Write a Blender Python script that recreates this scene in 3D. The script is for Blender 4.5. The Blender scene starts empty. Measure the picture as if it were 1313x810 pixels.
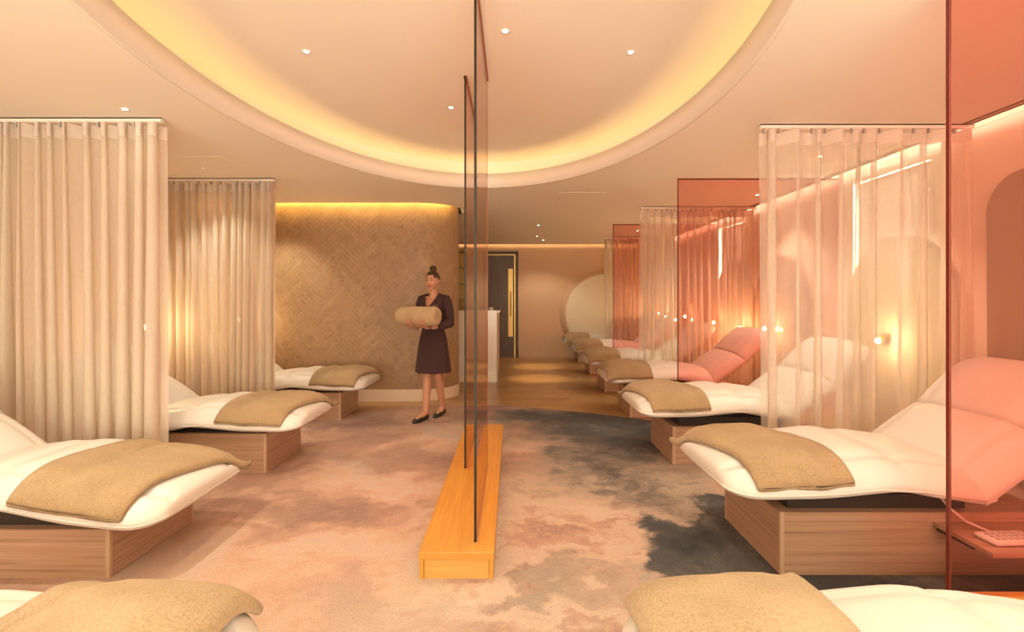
import bpy, bmesh, math, random
from mathutils import Vector, Matrix, noise
PI = math.pi
sc = bpy.context.scene
C = sc.collection
random.seed(7)

# ------------------------------------------------------------------ camera, world, light, exposure
cam = bpy.data.cameras.new('camera')
cam.sensor_width = 36.0
cam.lens = 650.0 / 1313.0 * 36.0
cam.shift_y = -22.0 / 1313.0
cam.clip_start = 0.05
camo = bpy.data.objects.new('camera', cam)
C.objects.link(camo)
camo.location = (0, 0, 1.35)
camo.rotation_euler = (PI / 2, 0, 0)
sc.camera = camo

sc.view_settings.view_transform = 'Standard'
sc.view_settings.look = 'None'
sc.view_settings.gamma = 1.0
sc.view_settings.use_curve_mapping = False
sc.view_settings.exposure = 1.2

w = bpy.data.worlds.new('daylight')
sc.world = w
w.use_nodes = True
w.node_tree.nodes['Background'].inputs[0].default_value = (1.0, 0.96, 0.9, 1)
w.node_tree.nodes['Background'].inputs[1].default_value = 18.0

def area(name, loc, rot, sx, sy, watts, col):
    l = bpy.data.lights.new(name, 'AREA')
    l.shape = 'RECTANGLE'; l.size = sx; l.size_y = sy; l.energy = watts; l.color = col
    o = bpy.data.objects.new(name, l); C.objects.link(o)
    o.location = loc; o.rotation_euler = rot
    return o
# added soft fill behind the camera, tilted up to brighten the ceiling
area('window_light', (-0.3, -2.3, 1.35), (PI / 2 + 0.74, 0, 0), 6.0, 2.0, 215, (1.0, 0.95, 0.84))

def spot(loc, watts, deg, blend=0.5, col=(1.0, 0.90, 0.70), size=0.05, parent=None):
    l = bpy.data.lights.new('downlight_beam', 'SPOT')
    l.energy = watts; l.spot_size = math.radians(deg); l.spot_blend = blend
    l.color = col; l.shadow_soft_size = size
    o = bpy.data.objects.new('downlight_beam', l); C.objects.link(o)
    o.location = loc
    if parent: o.parent = parent
    return o

# ------------------------------------------------------------------ materials
def newmat(name):
    m = bpy.data.materials.new(name); m.use_nodes = True
    nt = m.node_tree
    for n in list(nt.nodes): nt.nodes.remove(n)
    out = nt.nodes.new('ShaderNodeOutputMaterial')
    return m, nt, out

def N(nt, kind, **kw):
    n = nt.nodes.new('ShaderNode' + kind)
    for k, v in kw.items():
        if k.startswith('i_'):
            n.inputs[k[2:].replace('_', ' ')].default_value = v
        else:
            setattr(n, k, v)
    return n

def ramp(nt, stops, interp='LINEAR'):
    r = nt.nodes.new('ShaderNodeValToRGB')
    r.color_ramp.interpolation = interp
    e = r.color_ramp.elements
    while len(e) < len(stops): e.new(0.5)
    for el, (p, c) in zip(e, stops):
        el.position = p
        el.color = (*c, 1) if len(c) == 3 else c
    return r

def plain(name, col, rough=0.6, metal=0.0, bump=0.0, bscale=200.0, sheen=0.0, emit=None, var=0.0, spec=0.5, coat=0.0):
    m, nt, out = newmat(name)
    p = N(nt, 'BsdfPrincipled')
    p.inputs['Base Color'].default_value = (*col, 1)
    p.inputs['Roughness'].default_value = rough
    p.inputs['Metallic'].default_value = metal
    p.inputs['Specular IOR Level'].default_value = spec
    p.inputs['Sheen Weight'].default_value = sheen
    p.inputs['Coat Weight'].default_value = coat
    tc = N(nt, 'TexCoord')
    if var:
        ns = N(nt, 'TexNoise'); ns.inputs['Scale'].default_value = 3.0; ns.inputs['Detail'].default_value = 4
        nt.links.new(tc.outputs['Object'], ns.inputs['Vector'])
        r = ramp(nt, [(0.3, tuple(c * (1 - var) for c in col)), (0.7, tuple(min(1, c * (1 + var)) for c in col))])
        nt.links.new(ns.outputs['Fac'], r.inputs[0]); nt.links.new(r.outputs[0], p.inputs['Base Color'])
    if bump:
        n2 = N(nt, 'TexNoise'); n2.inputs['Scale'].default_value = bscale; n2.inputs['Detail'].default_value = 3
        nt.links.new(tc.outputs['Object'], n2.inputs['Vector'])
        b = N(nt, 'Bump'); b.inputs['Strength'].default_value = bump; b.inputs['Distance'].default_value = 0.01
        nt.links.new(n2.outputs['Fac'], b.inputs['Height']); nt.links.new(b.outputs[0], p.inputs['Normal'])
    if emit:
        p.inputs['Emission Color'].default_value = (*emit[0], 1)
        p.inputs['Emission Strength'].default_value = emit[1]
    nt.links.new(p.outputs[0], out.inputs[0])
    return m

def wood(name, a, b, scale=(2.0, 40.0, 40.0), rough=0.45, dark=None):
    """straight grain; the long axis is the one with the small scale"""
    m, nt, out = newmat(name)
    p = N(nt, 'BsdfPrincipled'); p.inputs['Roughness'].default_value = rough
    tc = N(nt, 'TexCoord'); mp = N(nt, 'Mapping'); mp.inputs['Scale'].default_value = scale
    nt.links.new(tc.outputs['Object'], mp.inputs['Vector'])
    n1 = N(nt, 'TexNoise'); n1.inputs['Scale'].default_value = 1.0; n1.inputs['Detail'].default_value = 6; n1.inputs['Roughness'].default_value = 0.6
    n1.inputs['Distortion'].default_value = 0.6
    nt.links.new(mp.outputs[0], n1.inputs['Vector'])
    st = [(0.28, dark or tuple(c * 0.75 for c in a)), (0.45, a), (0.72, b)]
    r = ramp(nt, st)
    nt.links.new(n1.outputs['Fac'], r.inputs[0]); nt.links.new(r.outputs[0], p.inputs['Base Color'])
    bp = N(nt, 'Bump'); bp.inputs['Strength'].default_value = 0.08; bp.inputs['Distance'].default_value = 0.005
    nt.links.new(n1.outputs['Fac'], bp.inputs['Height']); nt.links.new(bp.outputs[0], p.inputs['Normal'])
    nt.links.new(p.outputs[0], out.inputs[0])
    return m

def emission(name, col, s):
    m, nt, out = newmat(name)
    e = N(nt, 'Emission'); e.inputs[0].default_value = (*col, 1); e.inputs[1].default_value = s
    nt.links.new(e.outputs[0], out.inputs[0])
    return m

def sheer(name, col, see, through=0.5):
    """woven voile: part of the light passes the weave straight, more when seen square on"""
    m, nt, out = newmat(name)
    tc = N(nt, 'TexCoord')
    mp = N(nt, 'Mapping'); mp.inputs['Scale'].default_value = (260, 260, 30)
    nt.links.new(tc.outputs['Object'], mp.inputs['Vector'])
    ns = N(nt, 'TexNoise'); ns.inputs['Scale'].default_value = 1.0; ns.inputs['Detail'].default_value = 2
    nt.links.new(mp.outputs[0], ns.inputs['Vector'])
    r = ramp(nt, [(0.3, tuple(c * 0.9 for c in col)), (0.7, col)])
    nt.links.new(ns.outputs['Fac'], r.inputs[0])
    d = N(nt, 'BsdfDiffuse'); t = N(nt, 'BsdfTranslucent')
    nt.links.new(r.outputs[0], d.inputs[0]); nt.links.new(r.outputs[0], t.inputs[0])
    mx = N(nt, 'MixShader'); mx.inputs[0].default_value = through
    nt.links.new(d.outputs[0], mx.inputs[1]); nt.links.new(t.outputs[0], mx.inputs[2])
    tr = N(nt, 'BsdfTransparent')
    lw = N(nt, 'LayerWeight'); lw.inputs[0].default_value = 0.5
    mr = N(nt, 'MapRange'); mr.inputs['From Min'].default_value = 0.0; mr.inputs['From Max'].default_value = 0.9
    mr.inputs['To Min'].default_value = see; mr.inputs['To Max'].default_value = see * 0.12
    nt.links.new(lw.outputs['Facing'], mr.inputs['Value'])
    m2 = N(nt, 'MixShader')
    nt.links.new(mr.outputs[0], m2.inputs[0]); nt.links.new(mx.outputs[0], m2.inputs[1]); nt.links.new(tr.outputs[0], m2.inputs[2])
    nt.links.new(m2.outputs[0], out.inputs[0])
    return m

def tinted_glass(name, tint):
    m, nt, out = newmat(name)
    tr = N(nt, 'BsdfTransparent'); tr.inputs[0].default_value = (*tint, 1)
    g = N(nt, 'BsdfGlossy'); g.inputs['Roughness'].default_value = 0.0
    f = N(nt, 'Fresnel'); f.inputs[0].default_value = 1.45
    mx = N(nt, 'MixShader')
    ge = N(nt, 'NewGeometry'); inv = N(nt, 'Math', operation='SUBTRACT'); inv.inputs[0].default_value = 1.0
    nt.links.new(ge.outputs['Backfacing'], inv.inputs[1])
    mu = N(nt, 'Math', operation='MULTIPLY'); nt.links.new(f.outputs[0], mu.inputs[0]); nt.links.new(inv.outputs[0], mu.inputs[1])
    nt.links.new(mu.outputs[0], mx.inputs[0]); nt.links.new(tr.outputs[0], mx.inputs[1]); nt.links.new(g.outputs[0], mx.inputs[2])
    nt.links.new(mx.outputs[0], out.inputs[0])
    return m

M = {}
M['ceiling'] = plain('warm_ceiling_paint', (0.87, 0.79, 0.67), 0.75, spec=0.2)
M['wall'] = plain('warm_wall_plaster', (0.68, 0.455, 0.28), 0.7, bump=0.04, bscale=90, spec=0.3)
M['wall_light'] = plain('pale_wall_plaster', (0.84, 0.74, 0.60), 0.7, spec=0.3)
M['arch'] = plain('sand_arch_fabric', (0.44, 0.33, 0.22), 0.85, bump=0.05, bscale=300)
M['disc'] = plain('pale_disc_plaster', (0.80, 0.70, 0.52), 0.6)
M['white_leather'] = plain('cream_upholstery', (0.67, 0.63, 0.56), 0.45, bump=0.08, bscale=45, spec=0.4)
M['piping'] = plain('cream_piping', (0.68, 0.63, 0.56), 0.5)
M['walnut'] = wood('rosy_walnut_veneer', (0.44, 0.275, 0.175), (0.54, 0.36, 0.24), (1.0, 75, 75), 0.4, (0.28, 0.16, 0.095))
M['walnut_y'] = wood('rosy_walnut_veneer_end', (0.44, 0.275, 0.175), (0.54, 0.36, 0.24), (75, 1.0, 75), 0.4, (0.28, 0.16, 0.095))
M['strip'] = plain('pale_edge_banding', (0.56, 0.38, 0.25), 0.5)
M['oak'] = wood('honey_oak_veneer', (0.55, 0.245, 0.04), (0.66, 0.33, 0.07), (60, 2.0, 60), 0.35, (0.55, 0.24, 0.04))
M['oak_end'] = wood('honey_oak_end_veneer', (0.60, 0.30, 0.065), (0.68, 0.37, 0.095), (2, 60, 60), 0.4, (0.6, 0.28, 0.06))
M['plank_a'] = wood('floor_oak_a', (0.40, 0.225, 0.085), (0.48, 0.28, 0.115), (1.2, 30, 30), 0.3)
M['plank_b'] = wood('floor_oak_b', (0.36, 0.20, 0.075), (0.45, 0.26, 0.105), (1.4, 30, 30), 0.32)
M['plank_c'] = wood('floor_oak_c', (0.42, 0.24, 0.095), (0.51, 0.30, 0.13), (1.3, 30, 30), 0.3)
M['board_a'] = wood('chevron_oak_a', (0.345, 0.21, 0.108), (0.40, 0.25, 0.132), (14, 14, 14), 0.55)
M['board_b'] = wood('chevron_oak_b', (0.335, 0.205, 0.105), (0.385, 0.24, 0.127), (14, 14, 14), 0.55)
M['board_c'] = wood('chevron_oak_c', (0.36, 0.222, 0.116), (0.43, 0.275, 0.15), (14, 14, 14), 0.5)
M['dark_metal'] = plain('dark_mechanism', (0.035, 0.028, 0.025), 0.5)
M['black'] = plain('black_leather', (0.012, 0.010, 0.010), 0.4)
M['brass'] = plain('brushed_brass', (0.52, 0.33, 0.10), 0.38, 0.9)
M['dark_brass'] = plain('dark_bronze', (0.30, 0.17, 0.06), 0.4, 0.8)
M['door'] = wood('smoked_oak_door', (0.15, 0.105, 0.078), (0.20, 0.145, 0.108), (40, 40, 1.5), 0.5)
M['door_frame'] = plain('door_frame_brown', (0.10, 0.055, 0.035), 0.5)
M['counter'] = plain('polished_cream_stone', (0.82, 0.72, 0.56), 0.2, var=0.05)
M['counter_side'] = plain('counter_side_brown', (0.50, 0.34, 0.22), 0.5)
M['skirting'] = plain('cream_skirting', (0.78, 0.62, 0.46), 0.5)
M['track'] = plain('white_track', (0.85, 0.74, 0.62), 0.4)
M['glider'] = plain('grey_glider', (0.45, 0.40, 0.36), 0.4)
M['voile_left'] = sheer('sand_voile_left', (0.89, 0.79, 0.665), 0.22)
M['voile_right'] = sheer('cream_voile_right', (0.93, 0.86, 0.74), 0.64)  # same voile as the left, made paler and sheerer to stand for backlight
M['tape'] = sheer('curtain_heading_tape', (0.97, 0.88, 0.78), 0.06)
M['glass_pink'] = tinted_glass('salmon_glass', (0.965, 0.735, 0.705))
M['glass_pale'] = tinted_glass('pale_peach_glass', (0.95, 0.70, 0.60))
M['edge_red'] = plain('salmon_glass_edge', (0.16, 0.025, 0.015), 0.2)
M['edge_grey'] = plain('smoky_glass_edge', (0.030, 0.026, 0.015), 0.5, spec=0.2)
M['seal'] = plain('brown_glass_seal', (0.40, 0.16, 0.09), 0.5)
M['clear'] = tinted_glass('window_glass', (0.97, 0.98, 0.97))
M['blind'] = sheer('roller_blind_cloth', (0.85, 0.78, 0.68), 0.0, 0.10)
M['window_frame'] = plain('window_frame_white', (0.8, 0.74, 0.66), 0.4)
M['bead'] = plain('steel_bead_chain', (0.75, 0.70, 0.64), 0.25, 0.7)
M['led_yellow'] = emission('led_amber', (1.0, 0.70, 0.30), 3.4)
M['led_gold'] = emission('led_gold', (1.0, 0.68, 0.20), 20.0)
M['led_warm'] = emission('led_warm', (1.0, 0.74, 0.40), 5.0)
M['led_white'] = emission('led_warm_white', (1.0, 0.94, 0.80), 7.0)
M['lamp_on'] = emission('lamp_disc_on', (1.0, 0.86, 0.62), 14.0)
M['bulb'] = emission('reading_bulb', (1.0, 0.72, 0.36), 40.0)
M['skin'] = plain('skin', (0.50, 0.24, 0.14), 0.5, sheen=0.05)
M['lips'] = plain('lips', (0.48, 0.14, 0.10), 0.45)
M['eye'] = plain('eye', (0.06, 0.035, 0.025), 0.2)
M['hair'] = plain('dark_brown_hair', (0.055, 0.022, 0.011), 0.5, bump=0.4, bscale=120)
M['dress'] = plain('aubergine_dress_cloth', (0.040, 0.015, 0.015), 0.85, sheen=0.03, bump=0.05, bscale=300)
M['remote'] = plain('handset_white', (0.8, 0.72, 0.66), 0.4)
M['button'] = plain('handset_button', (0.5, 0.40, 0.36), 0.5)
M['white_cord'] = plain('white_cord', (0.75, 0.62, 0.55), 0.5)
M['grille'] = plain('grille_dark', (0.30, 0.22, 0.16), 0.6)
M['slab'] = plain('floor_slab', (0.3, 0.22, 0.16), 0.9)

def towel_mat(name, a, b):
    m, nt, out = newmat(name)
    p = N(nt, 'BsdfPrincipled'); p.inputs['Roughness'].default_value = 0.95
    p.inputs['Sheen Weight'].default_value = 0.35; p.inputs['Specular IOR Level'].default_value = 0.1
    p.inputs['Sheen Tint'].default_value = (1, 0.85, 0.65, 1)
    tc = N(nt, 'TexCoord')
    n1 = N(nt, 'TexNoise'); n1.inputs['Scale'].default_value = 130; n1.inputs['Detail'].default_value = 4; n1.inputs['Roughness'].default_value = 0.7
    nt.links.new(tc.outputs['Object'], n1.inputs['Vector'])
    n2 = N(nt, 'TexNoise'); n2.inputs['Scale'].default_value = 6; n2.inputs['Detail'].default_value = 3
    nt.links.new(tc.outputs['Object'], n2.inputs['Vector'])
    ad = N(nt, 'Math', operation='MULTIPLY_ADD'); ad.inputs[1].default_value = 0.7
    nt.links.new(n1.outputs['Fac'], ad.inputs[0])
    mu = N(nt, 'Math', operation='MULTIPLY'); mu.inputs[1].default_value = 0.3
    nt.links.new(n2.outputs['Fac'], mu.inputs[0]); nt.links.new(mu.outputs[0], ad.inputs[2])
    r = ramp(nt, [(0.36, a), (0.62, b)])
    nt.links.new(ad.outputs[0], r.inputs[0]); nt.links.new(r.outputs[0], p.inputs['Base Color'])
    bp = N(nt, 'Bump'); bp.inputs['Strength'].default_value = 0.7; bp.inputs['Distance'].default_value = 0.008
    nt.links.new(n1.outputs['Fac'], bp.inputs['Height']); nt.links.new(bp.outputs[0], p.inputs['Normal'])
    nt.links.new(p.outputs[0], out.inputs[0])
    return m
M['towel'] = towel_mat('tan_terry', (0.265, 0.175, 0.088), (0.42, 0.29, 0.155))
M['towel_pale'] = towel_mat('pale_tan_terry', (0.36, 0.245, 0.125), (0.54, 0.395, 0.23))

def carpet_mat():
    m, nt, out = newmat('cloud_pattern_carpet')
    L = nt.links.new
    p = N(nt, 'BsdfPrincipled'); p.inputs['Roughness'].default_value = 0.95; p.inputs['Specular IOR Level'].default_value = 0.1
    p.inputs['Sheen Weight'].default_value = 0.1
    tc = N(nt, 'TexCoord')
    # warped position
    wn = N(nt, 'TexNoise'); wn.inputs['Scale'].default_value = 1.3; wn.inputs['Detail'].default_value = 7; wn.inputs['Roughness'].default_value = 0.62
    L(tc.outputs['Object'], wn.inputs['Vector'])
    sub = N(nt, 'VectorMath', operation='SUBTRACT'); sub.inputs[1].default_value = (0.5, 0.5, 0.5)
    L(wn.outputs['Color'], sub.inputs[0])
    scl = N(nt, 'VectorMath', operation='SCALE'); scl.inputs['Scale'].default_value = 1.7
    L(sub.outputs[0], scl.inputs[0])
    add = N(nt, 'VectorMath', operation='ADD'); L(tc.outputs['Object'], add.inputs[0]); L(scl.outputs[0], add.inputs[1])
    flat = N(nt, 'VectorMath', operation='MULTIPLY'); flat.inputs[1].default_value = (1, 1, 0); L(add.outputs[0], flat.inputs[0])
    def blob(cx, cy, rx, ry, soft=0.4):
        s = N(nt, 'VectorMath', operation='SUBTRACT'); s.inputs[1].default_value = (cx, cy, 0); L(flat.outputs[0], s.inputs[0])
        q = N(nt, 'VectorMath', operation='MULTIPLY'); q.inputs[1].default_value = (1 / rx, 1 / ry, 0); L(s.outputs[0], q.inputs[0])
        ln = N(nt, 'VectorMath', operation='LENGTH'); L(q.outputs[0], ln.inputs[0])
        mr = N(nt, 'MapRange', interpolation_type='SMOOTHSTEP')
        mr.inputs['From Min'].default_value = 1 + soft; mr.inputs['From Max'].default_value = 1 - soft
        L(ln.outputs['Value'], mr.inputs['Value'])
        return mr.outputs[0]
    def mx(a, b):
        n = N(nt, 'Math', operation='MAXIMUM'); L(a, n.inputs[0]); L(b, n.inputs[1]); return n.outputs[0]
    def times(a, k):
        n = N(nt, 'Math', operation='MULTIPLY'); L(a, n.inputs[0])
        if isinstance(k, float): n.inputs[1].default_value = k
        else: L(k, n.inputs[1])
        return n.outputs[0]
    def mixc(fac, a, b):
        n = N(nt, 'Mix', data_type='RGBA'); L(fac, n.inputs[0])
        for s, v in ((6, a), (7, b)):
            if isinstance(v, tuple): n.inputs[s].default_value = (*v, 1)
            else: L(v, n.inputs[s])
        return n.outputs[2]
    mp = N(nt, 'Mapping'); mp.inputs['Scale'].default_value = (0.8, 1.25, 1); L(add.outputs[0], mp.inputs['Vector'])
    n1 = N(nt, 'TexNoise'); n1.inputs['Scale'].default_value = 1.1; n1.inputs['Detail'].default_value = 6; n1.inputs['Roughness'].default_value = 0.58
    L(mp.outputs[0], n1.inputs['Vector'])
    base = ramp(nt, [(0.28, (0.27, 0.165, 0.13)), (0.42, (0.39, 0.235, 0.17)), (0.50, (0.50, 0.315, 0.22)), (0.58, (0.52, 0.37, 0.275)), (0.70, (0.43, 0.34, 0.30))])
    L(n1.outputs['Fac'], base.inputs[0])
    # second field of taupe and cream on the right half
    n3 = N(nt, 'TexNoise'); n3.inputs['Scale'].default_value = 1.7; n3.inputs['Detail'].default_value = 6; n3.inputs['Roughness'].default_value = 0.6
    L(add.outputs[0], n3.inputs['Vector'])
    right = ramp(nt, [(0.32, (0.13, 0.108, 0.088)), (0.43, (0.25, 0.20, 0.155)), (0.5, (0.38, 0.30, 0.22)), (0.58, (0.46, 0.325, 0.235)), (0.68, (0.40, 0.25, 0.185))])
    L(n3.outputs['Fac'], right.inputs[0])
    rb = blob(1.15, 3.2, 1.15, 2.3, 0.25)
    col = mixc(rb, base.outputs[0], right.outputs[0])
    n5 = N(nt, 'TexNoise'); n5.inputs['Scale'].default_value = 2.6; n5.inputs['Detail'].default_value = 5
    mp5 = N(nt, 'Mapping'); mp5.inputs['Scale'].default_value = (0.6, 1.6, 1); L(add.outputs[0], mp5.inputs['Vector']); L(mp5.outputs[0], n5.inputs['Vector'])
    pk = ramp(nt, [(0.34, (0.30, 0.185, 0.15)), (0.44, (0.46, 0.28, 0.20)), (0.52, (0.54, 0.40, 0.29)), (0.62, (0.50, 0.345, 0.26)), (0.72, (0.36, 0.30, 0.24))])
    L(n5.outputs['Fac'], pk.inputs[0])
    col = mixc(times(blob(0.35, 2.75, 0.85, 0.75, 0.3), 0.9), col, pk.outputs[0])
    # olive slate band at the back right, dark slate pool by the lounger
    slate = ramp(nt, [(0.3, (0.030, 0.031, 0.034)), (0.52, (0.070, 0.070, 0.070)), (0.7, (0.17, 0.155, 0.13))])
    L(n3.outputs['Fac'], slate.inputs[0])
    d1 = mx(blob(1.72, 2.72, 1.05, 0.72, 0.07), blob(1.25, 5.15, 1.1, 0.85, 0.4))
    d1 = mx(d1, blob(0.55, 5.75, 0.75, 0.55, 0.5))
    d1 = mx(d1, times(blob(0.75, 4.2, 0.55, 0.35, 0.5), 0.6))
    d1 = mx(d1, times(blob(0.05, 2.42, 0.4, 0.08, 0.6), 0.4))
    col = mixc(d1, col, slate.outputs[0])
    mv = times(mx(blob(-1.3, 5.4, 0.9, 0.45, 0.6), blob(-1.0, 4.3, 0.7, 0.25, 0.6)), 0.4)
    col = mixc(mv, col, (0.16, 0.092, 0.08))
    cr = times(mx(blob(0.35, 3.25, 0.4, 0.2, 0.6), blob(-0.55, 2.3, 0.35, 0.35, 0.7)), 0.55)
    col = mixc(cr, col, (0.52, 0.40, 0.30))
    # pile speckle
    n4 = N(nt, 'TexNoise'); n4.inputs['Scale'].default_value = 220; n4.inputs['Detail'].default_value = 2
    mp4 = N(nt, 'Mapping'); mp4.inputs['Scale'].default_value = (1, 0.35, 1); L(tc.outputs['Object'], mp4.inputs['Vector']); L(mp4.outputs[0], n4.inputs['Vector'])
    sp = ramp(nt, [(0.25, (0.78, 0.78, 0.78)), (0.75, (1.12, 1.12, 1.12))]); L(n4.outputs['Fac'], sp.inputs[0])
    ml = N(nt, 'Mix', data_type='RGBA', blend_type='MULTIPLY'); ml.inputs[0].default_value = 1.0
    L(col, ml.inputs[6]); L(sp.outputs[0], ml.inputs[7])
    L(ml.outputs[2], p.inputs['Base Color'])
    bp = N(nt, 'Bump'); bp.inputs['Strength'].default_value = 0.25; bp.inputs['Distance'].default_value = 0.004
    L(n4.outputs['Fac'], bp.inputs['Height']); L(bp.outputs[0], p.inputs['Normal'])
    L(p.outputs[0], out.inputs[0])
    return m
M['carpet'] = carpet_mat()

# ------------------------------------------------------------------ mesh helpers
def link(name, me, mats, parent=None, smooth=False):
    if not isinstance(mats, (list, tuple)): mats = [mats]
    for m in mats: me.materials.append(m)
    if smooth:
        for p in me.polygons: p.use_smooth = True
    o = bpy.data.objects.new(name, me); C.objects.link(o)
    if parent: o.parent = parent
    return o

def obj(name, bm, mats, parent=None, smooth=False):
    me = bpy.data.meshes.new(name)
    bmesh.ops.recalc_face_normals(bm, faces=bm.faces[:])
    bm.to_mesh(me); bm.free()
    return link(name, me, mats, parent, smooth)

def tag(o, label=None, cat=None, group=None, kind=None):
    if label: o['label'] = label
    if cat: o['category'] = cat
    if group: o['group'] = group
    if kind: o['kind'] = kind
    return o

def thing(name, label, cat, loc=(0, 0, 0), rz=0.0, group=None):
    o = bpy.data.objects.new(name, None); C.objects.link(o)
    o.empty_display_size = 0.1
    o.location = loc; o.rotation_euler = (0, 0, rz)
    return tag(o, label, cat, group)

def box(bm, x0, x1, y0, y1, z0, z1, bev=0.0, mat=0):
    v = [bm.verts.new(p) for p in ((x0, y0, z0), (x1, y0, z0), (x1, y1, z0), (x0, y1, z0), (x0, y0, z1), (x1, y0, z1), (x1, y1, z1), (x0, y1, z1))]
    fs = [bm.faces.new([v[i] for i in q]) for q in ((3, 2, 1, 0), (4, 5, 6, 7), (0, 1, 5, 4), (1, 2, 6, 5), (2, 3, 7, 6), (3, 0, 4, 7))]
    for f in fs: f.material_index = mat
    if bev:
        es = list({e for f in fs for e in f.edges})
        bmesh.ops.bevel(bm, geom=es, offset=bev, segments=2, affect='EDGES', profile=0.5)
    return fs

def boxo(name, b, mat, parent=None, bev=0.0):
    bm = bmesh.new(); box(bm, *b, bev=bev)
    return obj(name, bm, mat, parent)

def tube(bm, pts, rad, n=10, cap=True, closed=False):
    """swept circle; rad is a number or a list"""
    pts = [Vector(p) for p in pts]
    k = len(pts)
    rs = rad if isinstance(rad, (list, tuple)) else [rad] * k
    rings = []
    ref = None
    for i, p in enumerate(pts):
        if closed: t = pts[(i + 1) % k] - pts[i - 1]
        else: t = pts[min(i + 1, k - 1)] - pts[max(i - 1, 0)]
        t.normalize()
        if ref is None:
            ref = t.orthogonal().normalized()
        else:
            ref = (ref - t * ref.dot(t))
            if ref.length < 1e-6: ref = t.orthogonal()
            ref.normalize()
        b = t.cross(ref)
        rings.append([bm.verts.new(p + (ref * math.cos(a) + b * math.sin(a)) * rs[i]) for a in [2 * PI * j / n for j in range(n)]])
    m = k if closed else k - 1
    for i in range(m):
        A, B = rings[i], rings[(i + 1) % k]
        for j in range(n):
            bm.faces.new((A[j], A[(j + 1) % n], B[(j + 1) % n], B[j]))
    if cap and not closed:
        bm.faces.new(list(reversed(rings[0]))); bm.faces.new(rings[-1])

def ball(bm, c, r, u=16, v=10):
    r = r if isinstance(r, (tuple, list)) else (r, r, r)
    mt = Matrix.Translation(c) @ Matrix.Diagonal((*r, 1))
    bmesh.ops.create_uvsphere(bm, u_segments=u, v_segments=v, radius=1.0, matrix=mt)

def cyl(bm, c, r, z0, z1, n=24, r2=None):
    tube(bm, [(c[0], c[1], z0), (c[0], c[1], z1)], [r, r if r2 is None else r2], n)

def poly_sheet(outer, holes, z):
    bm = bmesh.new()
    es = []
    for loop in [outer] + holes:
        vs = [bm.verts.new((x, y, z)) for x, y in loop]
        for i in range(len(vs)): es.append(bm.edges.new((vs[i], vs[(i + 1) % len(vs)])))
    bmesh.ops.triangle_fill(bm, edges=es, use_beauty=True, use_dissolve=False)
    return bm

def prism(bm, loop, z0, z1, cap=True):
    a = [bm.verts.new((x, y, z0)) for x, y in loop]
    b = [bm.verts.new((x, y, z1)) for x, y in loop]
    n = len(loop)
    for i in range(n): bm.faces.new((a[i], a[(i + 1) % n], b[(i + 1) % n], b[i]))
    if cap:
        bm.faces.new(list(reversed(a))); bm.faces.new(b)

def lerp_profile(pts, s):
    if s <= pts[0][0]: 
        (a, b), (c, d) = pts[0], pts[1]
    elif s >= pts[-1][0]:
        (a, b), (c, d) = pts[-2], pts[-1]
    else:
        for i in range(len(pts) - 1):
            if pts[i][0] <= s <= pts[i + 1][0]:
                (a, b), (c, d) = pts[i], pts[i + 1]; break
        t = (s - a) / (c - a); t = t * t * (3 - 2 * t) * 0.5 + t * 0.5
        return b + (d - b) * t
    return b + (d - b) * (s - a) / (c - a)

# ------------------------------------------------------------------ the room
XL, XR, YB, YE, ZC = -4.1, 3.4, -2.6, 11.7, 2.60
ZT = 2.95
OC = (-0.33, 3.07); OA, OB = 1.61, 2.63
def oval(off, n=96):
    return [(OC[0] + (OA + off) * math.cos(2 * PI * i / n), OC[1] + (OB + off) * math.sin(2 * PI * i / n)) for i in range(n)]

# path of the chevron wall: straight at y = 6.7, then a half round end
WY, WCX, WR = 6.70, -1.27, 0.5
def wall_path(u, off=0.0):
    """u = metres along the wall from the left wall; off = towards the room"""
    s = WCX - XL
    if u <= s: return (XL + u, WY - off)
    a = (u - s) / WR
    return (WCX + (WR + off) * math.sin(a), WY + WR - (WR + off) * math.cos(a))
S0 = WCX - XL
ULEN = S0 + WR * PI

bm = bmesh.new(); box(bm, XL - .2, XR + .2, YB - .2, YE + .2, -0.2, -0.012)
floor = tag(obj('floor', bm, M['slab']), kind='structure')
# oak planks of the back half, one by one
pw, pl = 0.19, 1.75
shared = {}
row = 0
y = 5.05
while y < YE - 0.01:
    x = XL - random.random() * pl + 0.6
    y1 = min(y + pw, YE)
    while x < XR:
        xa, xb = max(x, XL), min(x + pl, XR)
        if xb - xa > 0.05:
            k = random.choice('abc')
            full = (xb - xa) > pl - 1e-4 and (y1 - y) > pw - 1e-4
            me = shared.get(k) if full else None
            if me is None:
                b2 = bmesh.new(); box(b2, 0.0012, xb - xa - 0.0012, 0.0012, y1 - y - 0.0012, -0.012, 0.0)
                me = bpy.data.meshes.new('plank')
                bmesh.ops.recalc_face_normals(b2, faces=b2.faces[:]); b2.to_mesh(me); b2.free()
                me.materials.append(M['plank_' + k])
                if full: shared[k] = me
            o = bpy.data.objects.new('plank', me); C.objects.link(o); o.parent = floor
            o.location = (xa, y, 0)
        x += pl
    y += pw

# carpet: whole front of the room, the back edge a soft arc
edge = [(XR, 4.75), (2.6, 5.1), (2.0, 5.35), (1.53, 5.62), (1.0, 5.93), (0.41, 6.2), (-0.1, 6.42), (-0.5, 6.5), (-0.85, 6.48), (-1.26, 6.34), (-1.5, 6.12), (-1.9, 5.85), (-2.5, 5.5), (-3.2, 5.2), (XL, 4.9)]
bm = bmesh.new(); prism(bm, [(XL, YB), (XR, YB)] + edge, -0.0115, 0.005)
carpet = tag(obj('carpet', bm, M['carpet']), 'peach and slate cloud patterned carpet with curved back edge over the floor', 'carpet')

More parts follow.
